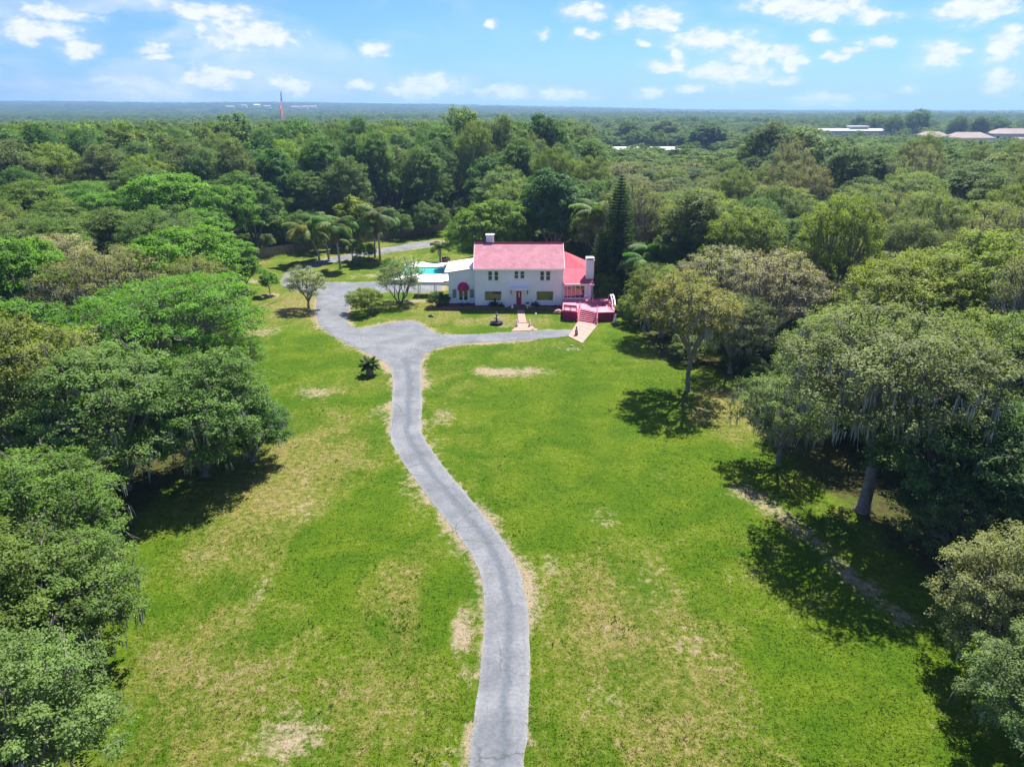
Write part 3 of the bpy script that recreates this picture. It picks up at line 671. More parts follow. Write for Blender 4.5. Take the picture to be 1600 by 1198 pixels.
# bench along the front left edge
bc = MB(); p, q = Vector(fl[0]), Vector(fl[1])
bch = thing('deck_bench', 'long pink bench along the front edge of the deck left of the stairs', 'bench', (p.x, p.y, DZ))
d = (q-p).normalized(); nrm = Vector((-d.y, d.x))
A, B = p+d*.1+nrm*.1, q-d*.2+nrm*.1
MB().prism([tuple(A), tuple(B), tuple(B+nrm*.5), tuple(A+nrm*.5)], DZ+.40, DZ+.46).build('seat', M['deck'], bch)
MB().prism([tuple(A), tuple(B), tuple(B+nrm*.06), tuple(A+nrm*.06)], DZ+.50, DZ+.85).build('backrest', M['deck'], bch)
for t in (.03, .5, .97):
    c = A.lerp(B, t); c2 = c+nrm*.45
    MB().box(c.x-.04, c.x+.04, c.y-.03, c.y+.05, DZ, DZ+.40).box(c.x-.04, c.x+.04, c.y-.03, c.y+.05, DZ+.46, DZ+.85).build('leg', M['deck'], bch); MB().box(c2.x-.04, c2.x+.04, c2.y-.05, c2.y+.03, DZ, DZ+.40).build('leg', M['deck'], bch)
# stairs
sta = thing('deck_stairs', 'pink wooden stairs with dark gaps leading up to the deck', 'stairs', (9.5, 92.5, 0))
T0, T1 = Vector(fl[2]), Vector(fl[3]); B0, B1 = Vector(zx(1165,722,.05)), Vector(zx(1300,742,.05))
N = 7
for k in range(N):
    t = (k+.0)/N; t2 = t+.72/N
    zt = DZ*(1-(k+.2)/N)-.06
    a, b_ = T0.lerp(B0, t), T1.lerp(B1, t); c, e_ = T0.lerp(B0, t2), T1.lerp(B1, t2)
    MB().prism([tuple(c), tuple(e_), tuple(b_), tuple(a)], zt-.07, zt).build('tread', M['deck'], sta)
for A, B in ((T0, B0), (T1, B1)):
    MB().tube([(A.x, A.y, DZ+.05), (B.x, B.y, .16)], [.11, .11], 4).build('stringer', M['deck'], sta)
    for P_, zq in ((A, DZ), (B, 0)): MB().box(P_.x-.06, P_.x+.06, P_.y-.06, P_.y+.06, zq-.05, zq+.95).build('newel', M['deck'], sta)
    MB().tube([(A.x, A.y, DZ+.92), (B.x, B.y, .92)], [.05, .05], 4).build('handrail', M['deck'], sta)
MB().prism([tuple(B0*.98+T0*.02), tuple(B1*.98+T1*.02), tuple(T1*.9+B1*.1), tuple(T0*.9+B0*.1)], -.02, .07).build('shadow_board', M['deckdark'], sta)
# deck furniture
tx, ty = zx(1345, 605, DZ); t = thing('deck_table', 'round pink table in the middle of the deck', 'table', (tx, ty, DZ))
MB().lathe([(.62,.70),(.62,.75),(.01,.751)], (tx, ty, DZ), 18).build('top', M['deck'], t); MB().lathe([(.3,0),(.28,.05),(.05,.08),(.05,.70)], (tx, ty, DZ), 10).build('pedestal', M['deckdark'], t)
for k, (dx, dy, ph, lb) in enumerate([(-1.2,.1,0,'pink deck chair on the left of the round pink table'),(.9,.55,2.6,'pink deck chair behind the round pink table'),(1.0,-.5,3.6,'pink deck chair on the right of the round pink table'),(-2.1,.9,-.5,'pink deck chair nearest the curtained windows')]):
    c = thing('deck_chair', lb, 'chair', (tx+dx, ty+dy, DZ), ph, 'pink chairs on the deck')
    mk = lambda nm, *bx: MB().box(*bx).build(nm, M['deck'], c, world=False)
    mk('seat', -.28,.28,-.28,.28,.38,.43); mk('backrest', -.33,-.27,-.28,.28,.45,.98)
    for a in (-.25, .22):
        for b_ in (-.27, .23): mk('leg', a, a+.05, b_, b_+.05, 0, .38)
    for b_ in (-.33, .27): mk('armrest', -.28, .28, b_, b_+.06, .60, .64)
arc = MB(); q0, q1 = Vector(zx(1395, 575, DZ)), Vector(zx(1428, 648, DZ))
ap = [(q0.lerp(q1, t).x, q0.lerp(q1, t).y, DZ+.2+1.25*math.sin(math.pi*t)**.7) for t in [k/10 for k in range(11)]]
arch = thing('white_arch', 'white curved arch frame at the right end of the deck', 'arch', (q1.x, q1.y, DZ))
MB().tube(ap, [.10]*11, 6).build('hoop', M['trim'], arch); MB().tube([(x_-.35, y_, z_) for x_, y_, z_ in ap], [.05]*11, 6).build('hoop', M['trim'], arch)
for k in (1, 3, 5, 7, 9): MB().tube([ap[k], (ap[k][0]-.35, ap[k][1], ap[k][2])], [.04, .04], 5).build('rung', M['trim'], arch)

# ------------------------------------------------------------------ pool terrace
pt = thing('pool_terrace', 'raised white concrete pool terrace left of the house', 'terrace', (-13, 118, 0))
ty0 = 114.5; ty1 = 130; tx0 = -20.5; txb = lx0-.6; TZ = .55
wx0, wx1, wy0, wy1 = -18.6, -10.6, 119.6, 125.5
b = MB().box(tx0, wx0, ty0, ty1, -.1, TZ).box(wx1, txb, ty0, ty1, -.1, TZ).box(wx0, wx1, ty0, wy0, -.1, TZ).box(wx0, wx1, wy1, ty1, -.1, TZ); b.build('slab', M['pooldeck'], pt)
MB().box(tx0-.1, txb, ty0-.25, ty0-.003, -.1, TZ+.25).build('front_wall', M['pooldeck'], pt)
pool = thing('swimming_pool', 'turquoise swimming pool behind the white terrace wall', 'pool', (-14.6, 122.5, 0))
MB().box(wx0+.02, wx1-.02, wy0+.02, wy1-.02, .05, .36).build('water', M['water'], pool)
for q in ((wx0-.25, wx1+.25, wy0-.25, wy0+.02), (wx0-.25, wx1+.25, wy1-.02, wy1+.25), (wx0-.25, wx0+.02, wy0+.02, wy1-.02), (wx1-.02, wx1+.25, wy0+.02, wy1-.02)): MB().box(*q, TZ+.003, TZ+.07).build('coping', M['trim'], pool)
pc = thing('patio_roof', 'flat white patio roof reaching left from the house wing', 'patio roof', (-11, 108, 0))
ca_, cz_ = PZ(652, 434, 107.2)
MB().box(ca_, lx0-.02, 106.4, 109.2, 2.15, 2.32).build('roof_panel', M['trim'], pc)
for x_ in (ca_+.15, (ca_+lx0)/2, lx0-.4):
    for y_ in (106.55, 109.0): MB().box(x_-.06, x_+.06, y_-.06, y_+.06, 0, 2.148).build('post', M['trim'], pc)

# ------------------------------------------------------------------ fence
fc = thing('wooden_fence', 'long weathered wooden privacy fence at the edge of the woods behind the yard', 'fence', (-30, 155, 0))
fa, fb = Vector((-50, 134.9)), Vector((-9, 175.2)); d = (fb-fa).normalized(); nrm = Vector((d.y, -d.x)); Lf = (fb-fa).length; npan = int(Lf/2.44)
pk = MB(); rr = random.Random(3)
for k in range(17):
    h_ = 1.8+rr.uniform(-.03, .03); a = k*.143
    pk.box(a+.004, a+.137, rr.uniform(0, .008), .022, .05, h_)
pk.box(0, 2.42, .024, .06, .4, .49).box(0, 2.42, .024, .06, 1.35, 1.44)
pme = bpy.data.meshes.new('panel'); pme.from_pydata(pk.v, [], pk.f); pme.materials.append(M['wood'])
poste = MB().box(-.05, .05, .07, .17, 0, 1.75); qme = bpy.data.meshes.new('post'); qme.from_pydata(poste.v, [], poste.f); qme.materials.append(M['wood'])
for k in range(npan):
    c = fa+d*(k*2.44); ang = math.atan2(d.y, d.x)
    for nm, m_ in (('panel', pme), ('post', qme)):
        o = link(nm, m_, fc); o.location = (c.x+30, c.y-155, rr.uniform(-.05, .06)); o.rotation_euler = (rr.uniform(-.02, .02), 0, ang)

# ------------------------------------------------------------------ foliage materials
LEAFGAIN = 1.9
def leaf_mat(name, source, trans=.40, rough=.6, spec=.18):
    m, nt, out = new_mat(name)
    oi = nt.add('ShaderNodeObjectInfo'); v = nt.attr('v')
    if source == 'object': c = oi.outputs['Color']
    else:
        rp = nt.add('ShaderNodeValToRGB'); nt.l.new(oi.outputs['Random'], rp.inputs[0]); e = rp.color_ramp.elements
        cols = source; e[0].position = 0; e[0].color = (*cols[0], 1); e[1].position = 1; e[1].color = (*cols[-1], 1)
        for k in range(1, len(cols)-1): q = e.new(k/(len(cols)-1)); q.color = (*cols[k], 1)
        c = rp.outputs[0]
    n = nt.noise(nt.pos(), .45, 2)
    f = nt.math('MULTIPLY', nt.math('ADD', nt.lin(v, 0, 1, .62, 1.38), nt.lin(n, .3, .7, -.22, .22)), LEAFGAIN)
    s = nt.add('ShaderNodeVectorMath', operation='SCALE'); nt.l.new(c, s.inputs[0]); nt.l.new(f, s.inputs['Scale'])
    warm = nt.mix(1.0, s.outputs[0], (1.08, 1.06, .72), 'MULTIPLY')
    c2 = nt.mix(nt.math('MULTIPLY', nt.ss(v, .8, 1.0), .6), warm, (.22, .24, .075))
    b = principled(nt, None, c2, rough, spec)
    tr = nt.add('ShaderNodeBsdfTranslucent'); nt.l.new(nt.mix(1.0, c2, (1.35, 1.5, .55), 'MULTIPLY'), tr.inputs['Color'])
    mx = nt.add('ShaderNodeMixShader'); mx.inputs[0].default_value = trans
    nt.l.new(b.outputs[0], mx.inputs[1]); nt.l.new(tr.outputs[0], mx.inputs[2]); nt.l.new(mx.outputs[0], out.inputs[0]); return m
LEAF = leaf_mat('leaves', 'object')
WOODLEAF = leaf_mat('far_leaves', [(.050,.085,.022), (.066,.105,.030), (.040,.078,.022), (.085,.115,.035), (.058,.085,.036), (.045,.10,.024)], .25, .7, .1)
m, nt, out = new_mat('spanish_moss'); v = nt.attr('v')
principled(nt, out, nt.mix(v, (.20, .205, .17), (.36, .36, .315)), .95, .1); MOSS = m
m, nt, out = new_mat('palm_fronds'); oi = nt.add('ShaderNodeObjectInfo')
b = principled(nt, None, nt.mix(nt.attr('v'), oi.outputs['Color'], (.10, .14, .035)), .6, .15); tr = nt.add('ShaderNodeBsdfTranslucent'); nt.l.new(nt.mix(1.0, oi.outputs['Color'], (1.5, 1.6, .6), 'MULTIPLY'), tr.inputs['Color'])
mx = nt.add('ShaderNodeMixShader'); mx.inputs[0].default_value = .42; nt.l.new(b.outputs[0], mx.inputs[1]); nt.l.new(tr.outputs[0], mx.inputs[2]); nt.l.new(mx.outputs[0], out.inputs[0]); FROND = m

# ------------------------------------------------------------------ tree prototypes (local, trunk foot at the origin)
def unit(a): return a/np.maximum(np.linalg.norm(a, axis=-1, keepdims=True), 1e-9)
def leaves_mesh(name, C, Nrm, L, asp, v, mat, rs):
    n = len(C); t = unit(np.cross(Nrm, unit(rs.randn(n, 3)))); b = np.cross(Nrm, t)
    L = L[:, None]
    bend = Nrm*L*.12
    V = np.stack([C-t*L*.5, C-b*L*.5*asp+bend, C+t*L*.5, C+b*L*.5*asp+bend], 1).reshape(-1, 3)
    return np_mesh(name, V, np.arange(4*n).reshape(n, 4), mat, {'v': ('FACE', v)})
PROTO = {}
def make_tree(key, seed, H, R, base, nclump, ntwig, nleaf, L=.26, flat=.7, rc=.26, dome=.75, moss=0, stems=1, trunk_r=.3, mat=None, spread=.17, droop=.0, asp=.6, bare=0.0, limb=1.0):
    """H total height, R crown radius, base height of the crown's underside"""
    rs = np.random.RandomState(seed)
    zc = base+(H-base)*.42; Ru, Rd = H-zc-.15*R*.6, zc-base
    lob = unit(rs.randn(7, 3)); la = rs.uniform(.05, .28, 7)
    cl = []; tries = 0
    minsep = R*1.5/ nclump**(1/2.6)
    while len(cl) < nclump and tries < 6000:
        tries += 1
        d = unit(rs.randn(3)); d[2] = d[2] if d[2] > -.45 else -d[2]
        f = rs.uniform(.35, 1)**.55*(.84+np.sum(la*np.clip(lob@d, 0, 1)**4)*1.0)
        p = np.array([d[0]*R*f, d[1]*R*f, zc+d[2]*(Ru if d[2] > 0 else Rd)*f*(1.0 if d[2] > 0 else .9)])
        if dome < 1 and d[2] > 0: p[2] = zc+Ru*f*d[2]**dome
        if all(np.linalg.norm(p-q) > minsep*(1-.5*tries/6000) for q in cl): cl.append(p)
    cl = np.array(cl); nc = len(cl)
    crad = R*rc*rs.uniform(.65, 1.45, nc)
    # twigs
    ci = np.repeat(np.arange(nc), ntwig)
    d = unit(rs.randn(len(ci), 3)); d[:, 2] = np.where((d[:, 2] < -.2) & (rs.rand(len(ci)) < .75), -d[:, 2], d[:, 2])
    rad = crad[ci]*rs.uniform(.45, 1.08, len(ci))
    T = cl[ci]+d*rad[:, None]*np.array([1, 1, flat])
    T[:, 2] -= droop*rs.rand(len(ci))*np.clip(-d[:, 2]+.3, 0, 1)
    outw = unit(T-np.array([0, 0, zc-R*.3]))
    keep = rs.rand(len(T)) > bare
    T, d, outw = T[keep], d[keep], outw[keep]
    li = np.repeat(np.arange(len(T)), nleaf)
    C = T[li]+rs.randn(len(li), 3)*spread*np.array([1, 1, .7])
    Nr = unit(.45*d[li]+.35*outw[li]+np.array([0, 0, .75])+rs.randn(len(li), 3)*.42)
    tv = rs.rand(len(T)); cv = rs.rand(nc)[ci][keep]; v = np.clip(.45*cv[li]+.3*tv[li]+.35*rs.rand(len(li))-.05, 0, 1)
    crown = leaves_mesh(key+'_crown', C, Nr, L*rs.uniform(.65, 1.35, len(li)), asp, v, mat or LEAF, rs)
    # trunk and limbs
    b = MB(); fork = base*.75 if base > 1 else base*.5+.2
    for s in range(stems):
        a0 = 2*math.pi*s/stems+rs.rand(); lean = .0 if stems == 1 else R*.28
        ft = Vector((math.cos(a0)*lean, math.sin(a0)*lean, fork)); f0 = Vector((math.cos(a0)*.12*(stems > 1), math.sin(a0)*.12*(stems > 1), -.2))
        tr = trunk_r/(stems**.5)
        mid = f0.lerp(ft, .5)+Vector((rs.uniform(-.15, .15), rs.uniform(-.15, .15), 0))
        b.tube([f0, f0.lerp(mid, .2)+Vector((0, 0, .1)), mid, ft], [tr*1.5, tr*1.08, tr*.92, tr*.8], 8, False)
        mine = [k for k in range(nc) if stems == 1 or int(((math.atan2(cl[k][1], cl[k][0])-a0) % (2*math.pi))/(2*math.pi/stems)+.5) % stems == 0]
        nl = max(3, min(7, len(mine)//5)); ords = sorted(mine, key=lambda k: math.atan2(cl[k][1], cl[k][0]))
        for g in range(nl):
            grp = ords[g*len(ords)//nl:(g+1)*len(ords)//nl]
            if not grp: continue
            gc_ = Vector(np.mean(cl[grp], 0)); j1 = ft.lerp(gc_, .55)+Vector((rs.uniform(-.4, .4), rs.uniform(-.4, .4), -.05*R+rs.uniform(-.3, .3)))
            b.tube([ft+Vector((0, 0, -.15)), ft.lerp(j1, .5)+Vector((0, 0, .2)), j1, gc_], [tr*.62*limb, tr*.5*limb, tr*.38*limb, tr*.2*limb], 6, False)
            for k in grp:
                e = Vector(cl[k]); m_ = j1.lerp(e, .5)+Vector((rs.uniform(-.3, .3), rs.uniform(-.3, .3), .15))
                b.tube([j1, m_, e], [tr*.26*limb, tr*.18*limb, .025], 5, False)
                for q in range(3 if bare < .2 else 7):
                    dq = Vector(unit(rs.randn(3)))*crad[k]*.95; dq.z = abs(dq.z)*.8-.1*crad[k]
                    b.tube([e.lerp(m_, .2), e+dq*.5+Vector((0, 0, .05)), e+dq], [.035*limb, .025*limb, .012], 3, False)
    if not key.startswith(('far', 'shrub', 'young')):       # dead twigs standing out of the leaves
        for k in rs.choice(nc, min(nc, 26), False):
            e = Vector(cl[k]); dq = Vector(unit(unit(cl[k]-np.array([0, 0, zc-R*.5]))+rs.randn(3)*.5))*crad[k]*rs.uniform(1.15, 1.7)
            b.tube([e, e+dq*.5+Vector((0, 0, .08)), e+dq], [.04, .03, .012], 4, False)
            for q in range(3):
                sd_ = Vector(unit(rs.randn(3)))*crad[k]*.45+dq*.25; b.tube([e+dq*(.45+.15*q), e+dq*(.45+.15*q)+sd_], [.02, .008], 3, False)
    tme = bpy.data.meshes.new(key+'_trunk'); tme.from_pydata(b.v, [], b.f); tme.materials.append(M['bark']); tme.polygons.foreach_set('use_smooth', [True]*len(tme.polygons))
    mm = None
    if moss:
        V, Fc, vv = [], [], []
        lowk = np.argsort(cl[:, 2]-.0*np.hypot(cl[:, 0], cl[:, 1])); lowk = lowk[:int(nc*.75)]
        for k in range(moss):
            c = cl[lowk[rs.randint(len(lowk))]]; cr = R*rc; p = c+rs.uniform(-1, 1, 3)*np.array([cr, cr, cr*.35]); p[2] -= cr*.15
            for q in range(6):
                o = p+rs.randn(3)*np.array([.14, .14, .08]); ln = rs.uniform(.25, 1.0)**1.3*1.7*(R/7+.3)*.75; w = rs.uniform(.02, .055); a = rs.rand()*6.28
                dx, dy = math.cos(a)*w, math.sin(a)*w; i = len(V); sw = rs.randn(2)*.08
                V += [(o[0]-dx, o[1]-dy, o[2]), (o[0]+dx, o[1]+dy, o[2]), (o[0]+dx*.8+sw[0], o[1]+dy*.8+sw[1], o[2]-ln*.55), (o[0]-dx*.8+sw[0], o[1]-dy*.8+sw[1], o[2]-ln*.55), (o[0]+sw[0]*1.5, o[1]+sw[1]*1.5, o[2]-ln), (o[0]+sw[0]*1.5+.02, o[1]+sw[1]*1.5, o[2]-ln)]
                Fc += [(i, i+1, i+2, i+3), (i+3, i+2, i+5, i+4)]; t_ = rs.rand(); vv += [t_, t_]
        mm = np_mesh(key+'_moss', np.array(V), np.array(Fc), MOSS, {'v': ('FACE', np.array(vv))})
    PROTO[key] = (crown, tme, mm, H, R, base)
make_tree('oakA', 1, 14, 7.2, 3.6, 120, 34, 11, .20, .62, .165, .7, moss=150, trunk_r=.42, spread=.15)
make_tree('oakB', 2, 13, 6.6, 3.0, 105, 34, 11, .20, .66, .17, .75, moss=90, trunk_r=.38, spread=.15)
make_tree('oakC', 3, 15, 6.4, 4.0, 110, 34, 11, .21, .7, .17, .8, trunk_r=.36, spread=.15)
make_tree('oakL', 31, 12.5, 6.6, .8, 135, 34, 11, .20, .62, .165, .75, moss=120, trunk_r=.42, spread=.15)
make_tree('great', 17, 15, 6.6, 6.6, 105, 36, 11, .19, .55, .17, .65, moss=260, trunk_r=.44, bare=.08, limb=1.1, spread=.14)
make_tree('lone', 18, 12.5, 5.0, 5.0, 60, 36, 10, .19, .65, .2, .8, moss=110, trunk_r=.24, bare=.1, limb=1.2, spread=.14)
make_tree('mossy', 4, 13, 6.4, 3.4, 85, 34, 9, .20, .6, .175, .7, moss=300, trunk_r=.36, bare=.18, limb=1.15, spread=.15)
make_tree('greyoak', 5, 12, 6.0, 3.0, 75, 36, 9, .18, .6, .18, .75, moss=150, trunk_r=.33, bare=.3, limb=1.3, spread=.15)
make_tree('bright', 6, 14, 6.6, 3.0, 120, 36, 9, .27, .6, .155, .75, trunk_r=.34, asp=.7, spread=.18)
make_tree('feather', 7, 13, 8.2, 3.5, 120, 44, 9, .20, .30, .18, .55, trunk_r=.4, spread=.14)
make_tree('tallA', 8, 20, 6.0, 3.0, 120, 34, 9, .27, .75, .19, .85, trunk_r=.36, spread=.2)
make_tree('tallB', 9, 19, 5.6, 3.0, 110, 34, 9, .27, .8, .20, .9, trunk_r=.34, spread=.2)
make_tree('dense', 10, 17, 6.4, 2.0, 140, 34, 9, .30, .75, .165, .85, trunk_r=.4, asp=.7, spread=.2)
make_tree('mango', 11, 10.5, 6.0, 1.0, 130, 34, 9, .28, .7, .155, .7, trunk_r=.35, asp=.55, spread=.18)
make_tree('olive', 12, 6.4, 2.9, 1.6, 50, 30, 8, .15, .75, .21, .8, trunk_r=.18, stems=1, bare=.12, spread=.13)
make_tree('olivem', 13, 6.4, 3.6, 1.5, 60, 32, 8, .15, .75, .20, .8, trunk_r=.26, stems=4, bare=.12, spread=.13)
make_tree('shrub', 14, 3.9, 2.4, .25, 50, 30, 8, .16, .8, .21, .85, trunk_r=.12, stems=3, spread=.12)
make_tree('young', 15, 3.6, 1.5, 1.2, 22, 30, 7, .2, .8, .28, .85, trunk_r=.07, spread=.1)
make_tree('silver', 16, 11.5, 5.4, .6, 120, 36, 12, .16, .65, .165, .8, moss=30, trunk_r=.3, spread=.14)
make_tree('farA', 20, 16, 6.2, 3.5, 44, 16, 9, .58, .7, .22, .8, trunk_r=.35, spread=.36)
make_tree('farB', 21, 18, 5.4, 4.0, 40, 16, 9, .58, .85, .24, .9, trunk_r=.35, spread=.36)

TREES = []
def plant(kind, x, y, label, color, sc=1.0, rz=None, name='oak_tree', cat='oak', group=None, zs=1.0, z=None, moss=True):
    crown, tme, mm, H, R, base = PROTO[kind]
    rr = random.Random(int(abs(x)*977+abs(y)*131)); zg = float(ground_z(np.array([x]), np.array([y]))[0]) if z is None else z
    t = thing(name, label, cat, (x, y, zg-.03), rr.uniform(0, 6.28) if rz is None else rz, group)
    t.scale = (sc, sc, sc*zs)
    c = link('crown', crown, t); c.color = (*[q*rr.uniform(.93, 1.07) for q in color], 1)
    link('trunk', tme, t)
    if mm is not None and moss: link('spanish_moss', mm, t)['kind'] = 'stuff'
    TREES.append((x, y, R*sc)); return t
def plant_px(kind, px, py, zcrown, R, label, color, zs=1.0, **kw):   # crown centre in the photo, at an assumed crown height
    gx, gy = G(px, py, zcrown); return plant(kind, gx, gy, label, color, R/PROTO[kind][4], zs=zs, **kw)
OAK, OLV, GRY, BRI, YEL, DRK, SIL = (.052,.092,.022), (.080,.105,.028), (.150,.155,.125), (.066,.140,.014), (.098,.130,.022), (.030,.068,.020), (.070,.104,.040)
FERN = (.060,.122,.018); MID = (.048,.100,.020)
# hand placed: left edge of the lawn, front to back
plant_px('silver', -10, 1120, 5.5, 4.3, 'grey-green oak filling the bottom left corner of the picture', SIL)
plant_px('oakL', 75, 905, 5.6, 4.4, 'grey-green oak with drooping moss, second from the bottom left corner', (.058,.098,.030))
plant_px('silver', -60, 940, 6.0, 5.0, 'oak cut off by the left picture edge above the bottom left corner', OAK)
plant_px('oakL', 35, 760, 7.0, 5.2, 'green oak at the left picture edge beside the shaded lawn', OAK)
plant_px('oakL', 300, 630, 6.2, 5.6, 'broad mossy oak overhanging the lawn left of the driveway, casting the dark shadow', (.055,.098,.026))
plant_px('oakL', 382, 640, 4.6, 3.4, 'smaller dark green oak leaning out from the broad mossy oak towards the lawn', (.036,.085,.022))
plant_px('oakL', 165, 620, 7.6, 6.6, 'large grey-green oak left of the broad mossy oak', (.060,.098,.034))
plant_px('oakC', 10, 610, 8.0, 6.2, 'olive oak at the left picture edge, behind the lower oaks', OLV)
plant_px('feather', 235, 500, 8.6, 8.2, 'wide flat-topped fern-green tree in the middle of the left woods', FERN, name='feathery_tree', cat='tree')
plant_px('feather', 350, 520, 6.4, 4.0, 'low fern-green tree at the lawn edge right of the wide flat-topped one', (.055,.115,.018), name='feathery_tree', cat='tree')
plant_px('bright', 285, 408, 8.6, 6.4, 'bright green leafy tree left of the driveway loop', BRI, name='leafy_tree', cat='tree')
plant_px('mossy', 90, 405, 9.0, 6.2, 'pale grey oak hung with long moss at the left edge', GRY)
plant_px('greyoak', 195, 400, 8.0, 4.6, 'thin grey oak with bare twigs between the moss-hung and the bright green tree', GRY)
plant_px('bright', 15, 480, 8.5, 4.6, 'green tree at the left picture edge below the moss-hung grey oak', (.050,.11,.02), name='leafy_tree', cat='tree')
plant_px('bright', 345, 388, 7.0, 4.2, 'round light green tree at the lawn edge left of the small round sapling', (.068,.140,.022), name='leafy_tree', cat='tree')
plant_px('oakC', 380, 405, 5.0, 2.6, 'small dark green oak beside the left end of the fence', MID)
plant_px('feather', 120, 300, 11, 8.6, 'bright green spreading tree high in the left woods', (.062,.128,.018), name='feathery_tree', cat='tree')
plant_px('bright', 265, 315, 11, 8.0, 'large yellow-green tree above the bright green leafy tree', (.075,.142,.020), name='leafy_tree', cat='tree')
plant_px('bright', 310, 345, 9, 5.5, 'leafy green tree between the large yellow-green one and the light round one', (.060,.130,.02), name='leafy_tree', cat='tree')
# right side
gx, gy = G(1075, 611); plant('lone', gx, gy, 'lone tan-green mossy tree with a bare pale trunk at the right lawn edge', (.105,.105,.038), 1.0)
plant_px('oakB', 1038, 448, 6.5, 4.8, 'yellow-green oak right of the pink deck', (.082,.108,.024))
plant_px('greyoak', 1125, 425, 8.0, 5.6, 'pale grey thinly leaved oak behind the lone mossy tree', GRY)
plant_px('greyoak', 1215, 450, 8.0, 6.2, 'grey oak with bare twigs left of the great mossy oak', (.135,.14,.11))
plant_px('mossy', 1150, 500, 6.0, 4.4, 'low grey-green mossy oak close behind the lone mossy tree', (.07,.085,.04))
gx, gy = G(1345, 803); plant('great', gx+.3, gy+.4, 'great mossy live oak with a stout trunk on the right lawn', (.085,.110,.050), 1.0, zs=1.0, rz=.6)
plant_px('mossy', 1235, 600, 7.0, 3.8, 'grey-green mossy oak under the left side of the great mossy oak', (.078,.108,.040))
plant_px('oakA', 1330, 530, 8.6, 6.0, 'grey-green oak behind the great mossy oak', (.088,.112,.048))
plant_px('oakB', 1420, 465, 8.8, 7.0, 'yellow-green oak behind and right of the great mossy oak', YEL)
plant_px('oakC', 1540, 455, 9.0, 7.0, 'yellow-green oak at the right picture edge', (.094,.135,.022))
plant_px('oakB', 1500, 545, 8.6, 6.2, 'olive oak below the yellow-green oaks at the right edge', (.078,.118,.022))
plant_px('oakC', 1600, 560, 8.2, 5.4, 'dark olive oak cut by the right picture edge', (.06,.098,.022))
plant_px('oakC', 1500, 690, 7.0, 5.6, 'dark green oak at the right edge below the great mossy oak', (.040,.075,.024), zs=.85)
plant_px('oakB', 1505, 800, 4.2, 3.6, 'low dark spreading oak right of the stout mossy trunk', (.034,.066,.022), moss=False)
plant_px('oakB', 1600, 720, 6.6, 5.2, 'dark oak cut off by the right picture edge', (.042,.08,.026))
plant_px('silver', 1610, 905, 5.4, 4.1, 'silvery green oak near the bottom right corner', (.092,.118,.060))
plant_px('silver', 1660, 1060, 4.6, 3.4, 'silvery green oak cut by the bottom right corner', (.082,.110,.055))
# around the house
plant_px('mango', 762, 362, 6.4, 7.0, 'dense rounded bright green tree behind the house', (.068,.128,.018), name='round_tree', cat='tree', moss=False)
plant_px('dense', 866, 322, 10.5, 6.6, 'tall dark glossy tree behind the house roof', (.028,.072,.024), name='round_tree', cat='tree')
gx, gy = G(483, 482); plant('olive', gx, gy, 'small silvery tree on the lawn left of the driveway', (.125,.150,.098), .98, name='silver_tree', cat='tree')
gx, gy = G(625, 473); plant('olivem', gx, gy, 'silvery tree with several slanting stems in front of the pool', (.115,.138,.085), 1.0, name='silver_tree', cat='tree')
gx, gy = G(573, 489); plant('shrub', gx, gy, 'rounded yellow-green shrub on the island lawn beside the driveway', (.085,.125,.022), 1.0, name='shrub', cat='shrub')
gx, gy = G(422, 461); plant('young', gx, gy, 'small round green sapling in a bare patch left of the driveway loop', (.055,.130,.014), 1.05, name='sapling', cat='sapling')
gx, gy = G(588, 452); plant('shrub', gx+1, gy+10, 'dark green shrub behind the silvery tree near the pool', (.05,.10,.02), .8, name='shrub', cat='shrub')
gx, gy = G(684, 482); plant('shrub', gx, gy+1, 'dark shrub against the left end of the house wing', (.035,.065,.018), .62, name='shrub', cat='shrub')
gx, gy = G(943, 482); plant('shrub', gx+.5, gy+2, 'leafy yellow-green shrub behind the deck beside the white chimney', (.07,.105,.02), .9, zs=1.4, name='shrub', cat='shrub')
gx, gy = G(980, 505); plant('shrub', gx+1.5, gy, 'yellow-green shrub right of the deck', (.085,.115,.022), 1.1, zs=1.1, name='shrub', cat='shrub')

gx, gy = G(548, 400); plant('young', gx-1, gy+9, 'slender yellowish tree rising behind the palm cluster', (.10,.125,.025), 2.3, zs=1.2, name='slender_tree', cat='tree')
gx, gy = G(574, 404); plant('shrub', gx, gy, 'low green shrub beside the gravel drive left of the brown-fronded palm', (.06,.125,.022), .8, name='shrub', cat='shrub')
gx, gy = G(560, 415); plant('shrub', gx, gy, 'small green shrub between the palms and the parking pad', (.075,.125,.022), .5, name='shrub', cat='shrub')
gx, gy = G(612, 440); plant('shrub', gx, gy+3, 'green shrub under the pool side of the silvery tree', (.06,.115,.02), .8, name='shrub', cat='shrub')
gx, gy = G(455, 398); plant('oakL', gx, gy+8, 'dark oak leaning over the left part of the fence', (.045,.085,.024), .62)
gx, gy = G(560, 372); plant('oakL', gx-2, gy+8, 'dark low oak over the fence behind the palms', (.038,.075,.022), .85)
for k, (px, py, sc_, lb) in enumerate([(492,392,1.3,'dark shrub against the fence left of the palms'),(566,384,1.5,'dark shrub against the fence behind the brown-fronded palm'),(630,372,1.2,'dark shrub against the middle of the fence'),(668,366,1.7,'dark shrub against the right part of the fence')]):
    gx, gy = G(px, py); plant('shrub', gx, gy-1.5, lb, (.045,.085,.02), sc_, zs=1.2, name='shrub', cat='shrub')
